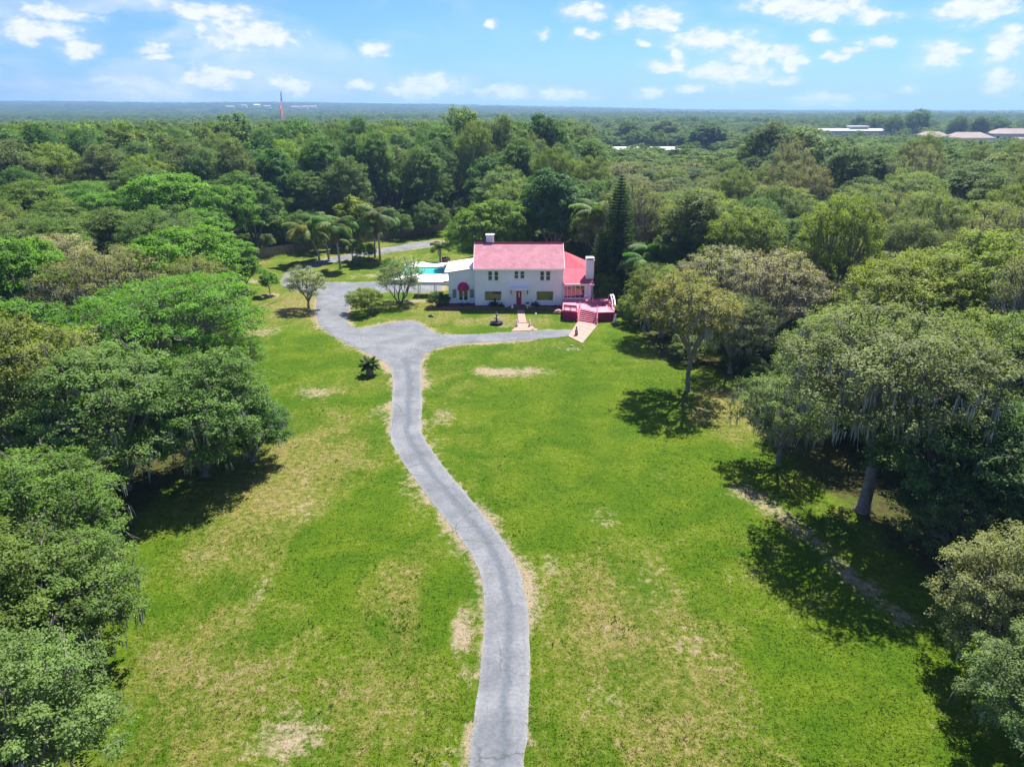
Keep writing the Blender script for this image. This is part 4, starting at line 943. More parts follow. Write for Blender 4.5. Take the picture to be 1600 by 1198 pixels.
# ------------------------------------------------------------------ palms
def frond_mesh(name, L, droop, n, ll, seed):
    rs = np.random.RandomState(seed); V, Fc, vv = [], [], []
    ts = np.linspace(0, 1, n); ang = .95-droop*ts**1.3
    xs_, zs_ = [0], [0]
    for k in range(n-1): xs_.append(xs_[-1]+math.cos(ang[k])*L/n); zs_.append(zs_[-1]+math.sin(ang[k])*L/n)
    for k in range(n-1):                                   # rachis
        w = .035*(1-ts[k])+.008; i = len(V)
        V += [(xs_[k], -w, zs_[k]), (xs_[k], w, zs_[k]), (xs_[k+1], w*.9, zs_[k+1]), (xs_[k+1], -w*.9, zs_[k+1])]; Fc.append((i, i+1, i+2, i+3)); vv.append(.8)
    for k in range(2, n):
        l = ll*math.sin(math.pi*(.12+.86*ts[k]))**.6
        for s in (-1, 1):
            for q in range(2):
                dz = -rs.uniform(.35, .95); w = .075; i = len(V); x, z = xs_[k]-q*L/n*.5, zs_[k]
                dx = rs.uniform(.25, .5)
                p1 = (x+l*dx*.6, s*l*.6, z+l*dz*.25+.05); p2 = (x+l*dx, s*l*.85, z+l*dz)
                V += [(x-w, 0, z), (x+w, 0, z), (p1[0]+w, p1[1], p1[2]), (p1[0]-w, p1[1], p1[2]), (p2[0]+.01, p2[1], p2[2]), (p2[0]-.01, p2[1], p2[2])]
                Fc += [(i, i+1, i+2, i+3), (i+3, i+2, i+4, i+5)]; t_ = rs.rand()*.7; vv += [t_, t_]
    return np_mesh(name, np.array(V, float), np.array(Fc), FROND, {'v': ('FACE', np.array(vv))})
FR = [frond_mesh('frond', 5.4, 2.2, 28, 1.3, 1), frond_mesh('frond', 5.2, 1.8, 28, 1.3, 2), frond_mesh('frond', 4.8, 2.6, 26, 1.25, 3)]
FRS = frond_mesh('frond', 1.15, 1.2, 12, .28, 4)
def palm(x, y, h, label, nf=22, sc=1.0, lean=(0, 0), col=(.11,.20,.04), dead=5, z=None, r=.17, name='palm_tree'):
    rr = random.Random(int(abs(x)*71+h*13)); t = thing(name, label, 'palm', (x, y, 0))
    pts = [(lean[0]*k*k, lean[1]*k*k, h*k-.2*(k == 0)) for k in (0, .25, .5, .75, 1)]
    MB().tube(pts, [r*1.35, r*1.1, r, r*.9, r*.95], 9).build('trunk', M['palmbark'], t, smooth=True, world=False)
    tip = Vector(pts[-1])
    for k in range(nf):
        o = link('frond', FR[k % 3], t); o.location = tip; a = k*2.39996+rr.uniform(-.2, .2); lift = rr.uniform(-.15, .62) if k > 4 else rr.uniform(.3, .8)
        o.rotation_euler = Matrix.Rotation(a, 4, 'Z').to_euler(); o.rotation_euler = (Matrix.Rotation(a, 4, 'Z') @ Matrix.Rotation(.45-lift, 4, 'Y')).to_euler()
        s = sc*rr.uniform(.82, 1.08); o.scale = (s, s, s); c = tuple(q*rr.uniform(.8, 1.25) for q in col)
        if k % 4 == 3: c = (c[0]*1.5, c[1]*1.15, c[2])
        o.color = (*c, 1)
    for k in range(dead):
        o = link('dead_frond', FR[2], t); o.location = tip+Vector((0, 0, -.15)); a = k*2.4+1
        o.rotation_euler = (Matrix.Rotation(a, 4, 'Z') @ Matrix.Rotation(rr.uniform(1.35, 1.7), 4, 'Y')).to_euler(); o.scale = (sc*.75, sc*.45, sc*.5); o.color = (.24, .16, .085, 1)
    return t
def palm_px(px, py, h, label, **kw):
    gx, gy = G(px, py); return palm(gx, gy, h, label, **kw)
palm_px(532, 421, 7.2, 'tall palm with a pale straight trunk in front of the gravel drive', lean=(-.5, 0))
palm_px(514, 406, 6.8, 'palm just left of the pale-trunked palm, its trunk leaning', lean=(-1.2, 0), dead=7)
palm_px(500, 411, 5.8, 'short bushy palm with drooping dead fronds nearest the fence', lean=(-2.2, .3), dead=9, col=(.15,.20,.03))
palm_px(594, 407, 8.0, 'tall palm with hanging brown fronds right of the palm cluster', lean=(0, 0), dead=12, col=(.13,.19,.07))
palm_px(586, 403, 6.0, 'second-tallest thin palm tucked behind the brown-fronded palm', lean=(.5, 0), dead=5, nf=9, sc=.8)
palm_px(551, 407, 2.8, 'small young palm between the palm cluster and the brown-fronded palm', nf=9, sc=.55, dead=1, r=.1)
gx, gy = G(688, 411); palm(gx, gy, 2.9, 'small palm standing in a grey pot behind the pool', nf=14, sc=.52, dead=2, r=.16, col=(.06,.12,.03)); 
pot = thing('plant_pot', 'large grey pot under the small palm behind the pool', 'pot', (gx+1.1, gy, 0))
MB().lathe([(.55,0),(.75,.3),(.8,.95),(.85,1.05),(.72,1.05),(.7,.9),(.01,.88)], (gx+1.1, gy, 0), 14).build('body', M['terracotta'], pot)
gx, gy = G(933, 335, 10.5); palm(gx, gy, 10.2, 'tall palm behind the white chimney', dead=6, sc=1.1)
gx, gy = G(1020, 392, 7.6); palm(gx, gy, 7.2, 'palm right of the columnar conifer', nf=18, dead=2, col=(.08,.18,.04))
gx, gy = G(1052, 394, 7.4); palm(gx, gy, 7.0, 'palm farther right of the columnar conifer, above the yellow-green oak', nf=18, dead=2, col=(.08,.18,.04))
gx, gy = G(1010, 412, 6.2); palm(gx, gy, 5.8, 'lower palm in front of the two palms by the columnar conifer', nf=16, dead=2, col=(.08,.18,.04))
gx, gy = G(1205, 575, 2.0); palm(gx, gy, 1.4, 'low palm under the left edge of the great mossy oak', nf=12, dead=0, sc=.75, col=(.07,.13,.025))
gx, gy = G(578, 585); sg = thing('sago_palm', 'small stubby palm on the lawn at the driveway bend', 'palm', (gx, gy, 0))
MB().lathe([(.42,-.05),(.40,.3),(.3,.8),(.22,1.1),(.05,1.2)], (gx, gy, 0), 10).build('trunk', M['terracotta'], sg)
for k in range(22):
    o = link('frond', FRS, sg); o.location = (0, 0, 1.05); a = k*2.39996; o.rotation_euler = (Matrix.Rotation(a, 4, 'Z') @ Matrix.Rotation(.45-.9*(1-k/22)+.5*(k/22), 4, 'Y')).to_euler(); o.scale = (1.15,)*3; o.color = (.05, .10, .018, 1)
# columnar conifers
def conifer(x, y, H, R, label, seed):
    rs = np.random.RandomState(seed); C, Nr, V = [], [], []; b = MB().tube([(0,0,-.2),(0,0,H*.5),(0,0,H)], [.28,.18,.02], 8)
    nz = int(H/.42)
    for k in range(nz):
        z = .5+(H-.6)*k/nz; t = z/H; rad = R*(1-t**2.6)**.75*(.55+.45*min(1, t*3)) if t < .9 else R*(1-t)*5.2*.55
        nb = 9
        for j in range(nb):
            a = j*2*math.pi/nb+k*.7+rs.randn()*.1; ln = rad*rs.uniform(.8, 1.08); m = max(5, int(ln*13))
            s = np.linspace(.1, 1, m); zz = z-.25*s*ln*.3+.28*ln*s**3*.6
            for q in range(5):
                wob = rs.randn(m, 3)*np.array([.07, .07, .05])
                C.append(np.c_[np.cos(a)*s*ln, np.sin(a)*s*ln, zz]+wob); Nr.append(unit(rs.randn(m, 3)*.7+np.array([0, 0, .9])))
            if k % 2 == 0: b.tube([(0,0,z), (math.cos(a)*ln*.9, math.sin(a)*ln*.9, z+.05*ln)], [.05,.01], 3, False)
    C, Nr = np.concatenate(C), np.concatenate(Nr)
    cr = leaves_mesh('conifer_crown', C, Nr, .24*rs.uniform(.7, 1.3, len(C)), .35, rs.rand(len(C))*.8, LEAF, rs)
    t = thing('conifer_tree', label, 'conifer', (x, y, 0)); c = link('crown', cr, t); c.color = (.022, .052, .018, 1)
    me = bpy.data.meshes.new('trunk'); me.from_pydata(b.v, [], b.f); me.materials.append(M['bark']); link('trunk', me, t); return len(C)
gx, gz = PZ(972, 270, 105.5); conifer(gx, 105.5, gz, 2.9, 'tall dark columnar conifer right of the white chimney', 1)
gx, gz = PZ(940, 352, 105.0); conifer(gx, 105.0, gz, 1.6, 'shorter narrow dark conifer just right of the white chimney', 2)
# spiky bed plants
def spiky(px, py, s, label):
    gx, gy = G(px, py); t = thing('spiky_plant', label, 'plant', (gx, gy, .25))
    for k in range(14):
        o = link('frond', FRS, t); a = k*2.39996; o.rotation_euler = (Matrix.Rotation(a, 4, 'Z') @ Matrix.Rotation(.2-.5*(k % 3), 4, 'Y')).to_euler(); o.scale = (s, s*.6, s); o.color = (.045, .075, .04, 1)
spiky(772, 481, .95, 'large spiky dark plant below the left picture window')
spiky(783, 482, .6, 'small spiky plant right of the large one below the left picture window')
spiky(836, 481, .75, 'spiky plant right of the front door urn')
spiky(852, 483, .4, 'low spiky plant below the right picture window')
spiky(867, 483, .4, 'low spiky plant near the right corner of the house')
spiky(721, 480, .5, 'dark potted plant in front of the french doors, left one'); spiky(731, 480, .5, 'dark potted plant in front of the french doors, right one')
gx, gy = G(824, 483.5); 
for k in range(7):
    o = link('foliage', FRS, u); o.location = (0, 0, .75); o.rotation_euler = (Matrix.Rotation(k*.9, 4, 'Z') @ Matrix.Rotation(-.2, 4, 'Y')).to_euler(); o.scale = (.4,)*3; o.color = (.03, .05, .03, 1)

# ------------------------------------------------------------------ the woods: single trees out to about 240 m
rs = np.random.RandomState(77)
clear = [(np.array(TREES)[:, :2], np.array(TREES)[:, 2])]
FENCE_N = Vector((-(fb-fa).y, (fb-fa).x)).normalized()
placed = []
OPENX = OPEN.copy()
def allowed(x, y):
    d = math.hypot(x, y)
    if abs(x) > .80*y+9 or y < 22 or d > 236: return False
    P = np.array([x]), np.array([y])
    if inside(*P, OPEN)[0]: return False
    if dist_poly(*P, OPEN)[0] < 4.2: return False
    if -21 < x < 14.5 and 95 < y < 131: return False
    if 3 < x < 26 and 88 < y < 109: return False
    if -51 < x < -5 and y < 134.9+(x+50)*.983+4 and y > 80 and x > -42: return False
    return True
tries = 0
while tries < 26000 and len(placed) < 300:
    tries += 1
    y_ = rs.uniform(24, 236); x_ = rs.uniform(-.8, .8)*y_*1.0+rs.uniform(-8, 8)
    if not allowed(x_, y_): continue
    r_ = rs.uniform(5.0, 7.8)
    if any((x_-a)**2+(y_-b_)**2 < ((r_+c_)*(.92 if y_ < 105 else .66))**2 for a, b_, c_ in TREES): continue
    if any((x_-a)**2+(y_-b_)**2 < ((r_+c_)*.74)**2 for a, b_, c_ in placed): continue
    placed.append((x_, y_, r_))
zones = {}
for (x_, y_, r_) in placed:
    d = math.hypot(x_, y_); side = 'left' if x_ < -20 and y_ < 140 else ('right' if x_ > 12 and y_ < 140 else 'back')
    zones.setdefault((side, int(d//15)), []).append((x_, y_, r_))
ORD = ['first','second','third','fourth','fifth','sixth','seventh','eighth','ninth','tenth','eleventh','twelfth','thirteenth','fourteenth','fifteenth','sixteenth','seventeenth','eighteenth','nineteenth','twentieth']
def ordw(n):
    if n < 20: return ORD[n]
    tens = {2:'twenty',3:'thirty',4:'forty',5:'fifty',6:'sixty',7:'seventy'}[(n+1)//10]
    return {20:'twentieth',30:'thirtieth',40:'fortieth',50:'fiftieth',60:'sixtieth'}.get(n+1, f'{tens}-{ORD[(n+1)%10-1]}')
where = {'left': 'of the left woods', 'right': 'of the right woods', 'back': 'of the woods behind the house'}
bands = {s_: sorted({b_ for (q, b_) in zones if q == s_}) for s_ in where}
for (side, band), lst in sorted(zones.items()):
    lst.sort(key=lambda q: q[0]/q[1])
    for k, (x_, y_, r_) in enumerate(lst):
        rnd = rs.rand(); leftness = x_/max(y_, 1)
        if side == 'left':
            kd, cn, colr = [('bright', 'bright green tree', (.058,.125,.018)), ('oakC', 'green oak', MID), ('tallB', 'olive green tree', (.062,.105,.022)), ('oakB', 'grey-green oak', (.066,.10,.034)), ('mossy', 'grey mossy oak', (.085,.10,.045))][int(rnd*4.6)]
        elif side == 'right':
            kd, cn, colr = [('oakB', 'olive oak', (.078,.106,.026)), ('oakA', 'grey-green oak', (.078,.100,.042)), ('oakC', 'dark green oak', (.045,.080,.024)), ('greyoak', 'thin grey oak', (.088,.095,.05)), ('oakC', 'yellow-green oak', (.09,.122,.024)), ('tallB', 'dull green tall tree', (.062,.09,.032))][int(rnd*6)]
        elif leftness < .12:
            kd, cn, colr = [('tallA', 'tall dark green tree', (.036,.078,.024)), ('tallB', 'tall mid-green tree', (.050,.095,.024)), ('oakC', 'yellow-green tree', (.085,.128,.022)), ('tallA', 'tall grey-green tree', (.058,.085,.036)), ('dense', 'dense dark tree', (.032,.078,.022)), ('oakB', 'olive oak', (.074,.108,.026))][int(rnd*6)]
        else:
            kd, cn, colr = [('oakA', 'dull olive oak', (.080,.104,.034)), ('oakB', 'grey-green oak', (.074,.096,.042)), ('oakC', 'olive oak', (.07,.10,.026)), ('tallB', 'dark green tree', (.044,.076,.028)), ('greyoak', 'thin grey oak', (.088,.095,.052))][int(rnd*5)]
        if side == 'back' and math.hypot(x_, y_) > 205 and rs.rand() < .3: kd = 'farA' if rs.rand() < .5 else 'farB'
        sc = r_/PROTO[kd][4]; hh = PROTO[kd][3]*sc
        want = {'left': rs.uniform(11, 15), 'right': rs.uniform(10.5, 17), 'back': rs.uniform(15, 22.5) if leftness < .10 else rs.uniform(12, 18.5)}[side]
        if side == 'back' and band >= 12 and leftness < .12: want = rs.uniform(18, 21.5)
        if side == 'back' and math.hypot(x_, y_) < 165 and leftness < .1: want = rs.uniform(13, 18)
        if side == 'back' and .11 < leftness < .29: want = min(want, rs.uniform(8.5, 11) if y_ > 150 else rs.uniform(10, 13))
        if rs.rand() < .12 and not (.10 < leftness < .32): want *= 1.22
        rank = bands[side].index(band)
        plant(kd, x_, y_, f'{cn}, {ordw(k)} from left, {ordw(rank)} row {where[side]}', colr, sc, zs=want/hh, name='forest_tree', cat='tree', group=f'trees {where[side]}')
print('forest trees', len(placed))

# ------------------------------------------------------------------ geometry-node scatter for woods nobody could count
FARCROWN = {}
for o in bpy.data.objects:
    if o.name.startswith('crown') and o.data.name in ('farA_crown', 'farB_crown', 'shrub_crown') and o.data.name not in FARCROWN: FARCROWN[o.data.name] = o
def scatter(name, P, S, srcs, mat, label, seed):
    me = bpy.data.meshes.new(name); me.vertices.add(len(P)); me.vertices.foreach_set('co', P.astype(np.float32).ravel())
    a = me.attributes.new('size', 'FLOAT_VECTOR', 'POINT'); a.data.foreach_set('vector', S.astype(np.float32).ravel())
    me.materials.append(mat)
    o = link(name, me); o['kind'] = 'stuff'; o['label'] = label
    ng = bpy.data.node_groups.new(name, 'GeometryNodeTree')
    ng.interface.new_socket('Geometry', in_out='INPUT', socket_type='NodeSocketGeometry'); ng.interface.new_socket('Geometry', in_out='OUTPUT', socket_type='NodeSocketGeometry')
    N_ = ng.nodes; L_ = ng.links; gi, go = N_.new('NodeGroupInput'), N_.new('NodeGroupOutput')
    jn = N_.new('GeometryNodeJoinGeometry')
    for s_ in srcs:
        oi = N_.new('GeometryNodeObjectInfo'); oi.inputs['Object'].default_value = s_; oi.transform_space = 'ORIGINAL'
        sm = N_.new('GeometryNodeSetMaterial'); sm.inputs['Material'].default_value = mat; L_.new(oi.outputs['Geometry'], sm.inputs['Geometry'])
        gti = N_.new('GeometryNodeGeometryToInstance'); L_.new(sm.outputs[0], gti.inputs[0]); L_.new(gti.outputs[0], jn.inputs[0])
    ip = N_.new('GeometryNodeInstanceOnPoints'); L_.new(gi.outputs[0], ip.inputs['Points']); L_.new(jn.outputs[0], ip.inputs['Instance']); ip.inputs['Pick Instance'].default_value = True
    rv = N_.new('FunctionNodeRandomValue'); rv.data_type = 'INT'
    ri = [q for q in rv.inputs if q.type == 'INT' and q.name in ('Min', 'Max')]; ri[0].default_value = 0; ri[1].default_value = len(srcs)-1
    L_.new([q for q in rv.outputs if q.type == 'INT'][0], ip.inputs['Instance Index'])
    rr_ = N_.new('FunctionNodeRandomValue'); rr_.data_type = 'FLOAT_VECTOR'; rr_.inputs[0].default_value = (0, 0, 0); rr_.inputs[1].default_value = (0, 0, 6.28)
    L_.new(rr_.outputs[0], ip.inputs['Rotation'])
    na = N_.new('GeometryNodeInputNamedAttribute'); na.data_type = 'FLOAT_VECTOR'; na.inputs[0].default_value = 'size'; L_.new(na.outputs[0], ip.inputs['Scale'])
    L_.new(ip.outputs[0], go.inputs[0])
    md = o.modifiers.new('scatter', 'NODES'); md.node_group = ng; return o
rs = np.random.RandomState(5)
def wedge(d0, d1, sp, half):
    """jittered grid inside the view wedge"""
    g = np.arange(-d1, d1, sp); gy_ = np.arange(0, d1, sp*.87); A, B = np.meshgrid(g, gy_); A = A+(np.arange(len(gy_)) % 2)[:, None]*sp/2
    A, B = A.ravel()+rs.uniform(-.36, .36, A.size)*sp, B.ravel()+rs.uniform(-.36, .36, A.size)*sp
    d = np.hypot(A, B); k = (d > d0) & (d < d1) & (np.abs(A) < B*half+20); return A[k], B[k], d[k]
def clearings(x, y):
    m = np.zeros(x.shape, bool)
    for cx, cy, rx, ry in [(81, 468, 44, 40), (72, 398, 42, 40), (328, 690, 50, 35), (310, 625, 60, 40), (400, 585, 75, 60), (360, 510, 75, 35), (-232, 604, 5, 5)]: m |= (np.abs(x-cx) < rx) & (np.abs(y-cy) < ry)
    return m
PP, SS = [], []
for d0, d1, sp, kx in ((237, 640, 10.5, 1.0), (640, 2500, 17, 1.25), (2500, 7600, 52, 3.6)):
    x_, y_, d = wedge(d0, d1, sp, .86); k = ~clearings(x_, y_); x_, y_, d = x_[k], y_[k], d[k]
    if d0 < 300: k = d > 237; x_, y_, d = x_[k], y_[k], d[k]
    n = len(x_); s_ = rs.uniform(.85, 1.25, n)*kx; lf = x_/y_
    hz = rs.uniform(.75, 1.1, n)
    if d0 < 300: hz = np.where(lf > .10, rs.uniform(.55, .85, n), rs.uniform(.85, 1.12, n)); hz = np.where((lf > .11) & (lf < .30) & (d < 455), hz*.72, hz); hz = np.where((lf > .30), hz*.92, hz)
    if d0 >= 640: hz = rs.uniform(.6, .95, n)*(1.0 if d0 < 2000 else .85); hz *= 1+.35*(vnoise(x_, y_, 260, 3)-.5)
    PP.append(np.c_[x_, y_, ground_z(x_, y_)-.5]); SS.append(np.c_[s_, s_, hz])
scatter('distant_woods', np.concatenate(PP), np.concatenate(SS), [FARCROWN['farA_crown'], FARCROWN['farB_crown']], WOODLEAF, 'unbroken woods stretching from behind the near trees to the horizon', 3)
UNDER = leaf_mat('undergrowth_leaves', [(.035,.065,.018), (.05,.085,.02), (.045,.07,.025), (.06,.09,.02)], .25)
x_, y_, d = wedge(24, 236, 5.2, .80); k = ~inside(x_, y_, OPEN); x_, y_, d = x_[k], y_[k], d[k]
k = (dist_poly(x_, y_, OPEN) > 2.6) & ~((x_ > -21) & (x_ < 14.5) & (y_ > 93) & (y_ < 131)) & ~((x_ > 3) & (x_ < 19) & (y_ > 84) & (y_ < 103)) & ~((x_ > -42) & (x_ < 0) & (y_ > 80) & (y_ < 134.9+(x_+50)*.983+3)); x_, y_ = x_[k], y_[k]
k = ~((y_ < 75) & (dist_poly(x_, y_, OPEN) < 7)); x_, y_ = x_[k], y_[k]
s_ = rs.uniform(.5, 1.2, len(x_)); scatter('undergrowth', np.c_[x_, y_, ground_z(x_, y_)], np.c_[s_*1.15, s_*1.15, s_], [FARCROWN['shrub_crown']], UNDER, 'shady undergrowth filling the floor of the woods', 4)

# ------------------------------------------------------------------ grass and weeds
gmat, nt, out = new_mat('grass_blades'); p = nt.pos(); c, *_ = lawn_color(nt, p)
s = nt.add('ShaderNodeVectorMath', operation='SCALE'); nt.l.new(c, s.inputs[0]); nt.l.new(nt.lin(nt.attr('v'), 0, 1, .75, 1.3), s.inputs['Scale'])
c = nt.mix(nt.attr('weed'), s.outputs[0], (.045, .125, .012))
b = principled(nt, None, c, .7, .15); tr = nt.add('ShaderNodeBsdfTranslucent'); nt.l.new(c, tr.inputs['Color'])
mx = nt.add('ShaderNodeMixShader'); mx.inputs[0].default_value = .3; nt.l.new(b.outputs[0], mx.inputs[1]); nt.l.new(tr.outputs[0], mx.inputs[2]); nt.l.new(mx.outputs[0], out.inputs[0])
rs = np.random.RandomState(9)
n0 = 230000; yy = 14+(rs.rand(n0)**1.7)*72; xx = rs.uniform(-1, 1, n0)*(yy*.75+10)
k = inside(xx, yy, OPEN); xx, yy = xx[k], yy[k]; ii = inside(xx, yy, DRV); de = np.full(len(xx), 9.0); de[ii] = dist_poly(xx[ii], yy[ii], DRV); edge = ii & (de < .2*vnoise(xx, yy, .9, 71)+.02); k = ~ii | edge; xx, yy, edge = xx[k], yy[k], edge[k]
dl_ = np.where(edge, 0, samp(dirt, xx, yy)); k = rs.rand(len(xx)) > dl_*1.15; xx, yy = xx[k], yy[k]
wn = fbm(xx, yy, 1.3, 61, 2)*.6+fbm(xx, yy, 9, 62, 2)*.4; weed = (wn > .66) & (rs.rand(len(xx)) < .10)
n = len(xx); nb = 4; h_ = np.where(weed, rs.uniform(.06, .12, n), rs.uniform(.02, .055, n)); zb = samp(z, xx, yy)
a = rs.uniform(0, 6.28, (n, nb)); rad_ = np.where(weed, .09, .07)[:, None]*rs.rand(n, nb)
bx_, by_ = xx[:, None]+np.cos(a)*rad_, yy[:, None]+np.sin(a)*rad_
w_ = np.where(weed, .05, .03)[:, None]; hb_ = h_[:, None]*rs.uniform(.6, 1.2, (n, nb)); a2 = rs.uniform(0, 6.28, (n, nb)); ln_ = np.where(weed, .10, .05)[:, None]
V = np.stack([np.stack([bx_-np.cos(a2)*w_, by_-np.sin(a2)*w_, np.broadcast_to(zb[:, None]-.02, bx_.shape)], -1), np.stack([bx_+np.cos(a2)*w_, by_+np.sin(a2)*w_, np.broadcast_to(zb[:, None]-.02, bx_.shape)], -1), np.stack([bx_-np.sin(a2)*ln_, by_+np.cos(a2)*ln_, zb[:, None]+hb_], -1)], 2).reshape(-1, 3)
me = np_mesh('grass', V, np.arange(len(V)).reshape(-1, 3), gmat, {'v': ('FACE', rs.rand(n*nb)), 'weed': ('FACE', np.repeat(weed*1.0, nb)*rs.uniform(.5, 1, n*nb)), 'dry': ('FACE', np.repeat(samp(dry, xx, yy), nb))})
o = link('grass', me); o['kind'] = 'stuff'; o['label'] = 'short patchy lawn grass and weeds on both sides of the driveway'
print('grass tris', n*nb)

# ------------------------------------------------------------------ far buildings and the flag
def gz(x, y): return float(ground_z(np.array([x]), np.array([y]))[0])
def hall(cx, cy, w, d_, h, label, ridge=0.0, monitor=False):
    zg = gz(cx, cy); t = thing('commercial_building', label, 'building', (cx, cy, zg)); x0_, x1_ = cx-w/2, cx+w/2; y0_, y1_ = cy-d_/2, cy+d_/2
    MB().box(x0_, x1_, y0_, y1_, zg-1, zg+h).build('wall', M['tan'], t)
    r_ = roof_slab('roof', t, [[(x0_-.6,y0_-.8,zg+h+.2),(x1_+.6,y0_-.8,zg+h+.2),(x1_+.6,cy,zg+h+.2+ridge),(x0_-.6,cy,zg+h+.2+ridge)], [(x1_+.6,y1_+.8,zg+h+.2),(x0_-.6,y1_+.8,zg+h+.2),(x0_-.6,cy,zg+h+.2+ridge),(x1_+.6,cy,zg+h+.2+ridge)]], M['roofwhite'], .5)
    if monitor: MB().box(cx-4, cx+12, cy-5, cy+4, zg+h+.3, zg+h+3.2).build('roof_monitor', M['tanroof'], r_); MB().box(cx-4.5, cx+12.5, cy-5.5, cy+4.5, zg+h+3.2, zg+h+3.7).build('monitor_roof', M['roofwhite'], r_)
    for k in range(int(w/5)): MB().box(x0_+2+k*5, x0_+4+k*5, y0_-.06, y0_-.001, zg+1.0, zg+h*.75).build('window', M['glass'], t)
hall(81, 462, 40, 34, 4.8, 'long low building with a flat white roof behind the trees right of the house', .8)
gx, _ = PZ(1333, 200, 690); hall(gx, 690, 68, 30, 11.0, 'large building with a white roof near the right horizon', 1.2, True)
def flat_block(px, Y_, w, d_, h, label):
    cx, _ = PZ(px, 210, Y_); zg = gz(cx, Y_); t = thing('apartment_building', label, 'building', (cx, Y_, zg)); x0_, x1_ = cx-w/2, cx+w/2; y0_, y1_ = Y_-d_/2, Y_+d_/2
    MB().box(x0_, x1_, y0_, y1_, zg-1, zg+h).build('wall', M['tan'], t); rz = min(w, d_)/2*.5; e = .9; q = d_/2*.85
    roof_slab('roof', t, [[(x0_-e,y0_-e,zg+h),(x1_+e,y0_-e,zg+h),(x1_-q,Y_,zg+h+rz),(x0_+q,Y_,zg+h+rz)], [(x1_+e,y1_+e,zg+h),(x0_-e,y1_+e,zg+h),(x0_+q,Y_,zg+h+rz),(x1_-q,Y_,zg+h+rz)], [(x1_+e,y0_-e,zg+h),(x1_+e,y1_+e,zg+h),(x1_-q,Y_,zg+h+rz)], [(x0_-e,y1_+e,zg+h),(x0_-e,y0_-e,zg+h),(x0_+q,Y_,zg+h+rz)]], M['tanroof'], .3)
    n = int(w/4.5)
    for k in range(n):
        for f in range(int(h/3)):
            c = x0_+(k+.5)*w/n; wn_ = MB().box(c-.9, c+.9, y0_-.05, y0_-.001, zg+.9+f*3, zg+2.4+f*3).build('window', M['glass'], t)
flat_block(1456, 600, 24, 16, 8.6, 'tan apartment block with a hipped roof, nearest the white-roofed building')
flat_block(1513, 590, 32, 16, 8.4, 'wide tan apartment block, second from the right picture edge')
flat_block(1578, 640, 34, 16, 10.5, 'tan apartment block with pinkish roof behind the right edge one')
flat_block(1603, 530, 26, 15, 7.0, 'tan apartment block cut by the right picture edge')
zg = gz(345, 552); o = MB().prism([(305,528),(395,528),(395,572),(305,572)], zg+.02, zg+.12).build('parking_lot', M['asphalt']); o['kind'] = 'structure'
def car(x_, y_, rz, label, h=1.45, L=4.5):
    t = thing('parked_car', label, 'car', (x_, y_, gz(x_, y_)+.12), rz, 'white vehicles by the far buildings')
    b = MB(); b.box(-L/2, L/2, -.9, .9, .35, .85); i = len(b.v)
    b.v += [(-L*.42,-.85,.85),(L*.28,-.85,.85),(L*.28,.85,.85),(-L*.42,.85,.85),(-L*.34,-.72,h),(L*.12,-.72,h),(L*.12,.72,h),(-L*.34,.72,h)]
    b.f += [tuple(i+q for q in f) for f in ((4,5,6,7),(0,1,5,4),(1,2,6,5),(2,3,7,6),(3,0,4,7))]; b.build('body', M['carwhite'], t, world=False)
    for s_ in (-1, 1): MB().quad((-L*.33,s_*.83,.95),(L*.16,s_*.83,.95),(L*.1,s_*.76,h-.12),(-L*.31,s_*.76,h-.12)).build('side_window', M['glass'], t, world=False)
    for ax in (-L*.31, L*.31):
        for s_ in (-1, 1): MB().tube([(ax,s_*.92,.33),(ax,s_*.72,.33)], [.33,.33], 10).build('wheel', M['dark'], t, world=False)
for k, (px, lb) in enumerate([(1478, 'white car parked leftmost before the tan apartment blocks'), (1492, 'second white car from the left before the tan apartment blocks'), (1505, 'white car parked rightmost before the tan apartment blocks')]):
    cx, _ = PZ(px, 216, 548); car(cx, 548, 1.2, lb)
for px, lb in ((984, 'white van behind the flat white roof, left one'), (1009, 'white van behind the flat white roof, right one')):
    cx, _ = PZ(px, 224, 486); car(cx, 486, 0, lb, 3.4, 9)
cx, cz = PZ(762, 187, 640); zg = gz(cx, 640)
t = thing('white_tower', 'small white tower poking out of the distant woods behind the house', 'tower', (cx, 640, zg))
MB().box(cx-2.5, cx+2.5, 637.5, 642.5, zg, cz-2.4).build('shaft', M['roofwhite'], t); MB().box(cx-3.0, cx+3.0, 637, 643, cz-2.4, cz-2.0).build('deck', M['roofwhite'], t); MB().box(cx-1.8, cx+1.8, 638, 642, cz-2.0, cz+.6).build('top', M['tan'], t)
fx, fz_ = PZ(439.3, 142, 560); zg = gz(fx, 560)
fp = thing('flagpole', 'tall white flagpole rising above the woods left of centre', 'flagpole', (fx, 560, zg)); MB().tube([(fx,560,zg),(fx,560,fz_)], [.34,.14], 10).build('pole', M['steel'], fp); MB().lathe([(.02,0),(.3,.3),(.02,.6)], (fx,560,fz_), 8).build('finial', M['steel'], fp)
fm, nt, out = new_mat('limp_flag'); tcx = nt.attr('along'); tcy = nt.attr('up')
stripe = nt.math('GREATER_THAN', nt.math('SINE', nt.math('ADD', nt.math('MULTIPLY', tcx, 6.2832*2.6), nt.math('MULTIPLY', tcy, 9.0))), 0.0); c = nt.mix(stripe, (.85, .82, .80), (.62, .02, .03))
cant = nt.math('LESS_THAN', tcy, .33); vs_ = nt.add('ShaderNodeTexVoronoi'); vs_.inputs['Scale'].default_value = 1.6; nt.l.new(nt.pos(), vs_.inputs['Vector'])
c = nt.mix(cant, c, nt.mix(nt.math('LESS_THAN', vs_.outputs['Distance'], .2), (.04, .06, .22), (.7, .7, .7)))
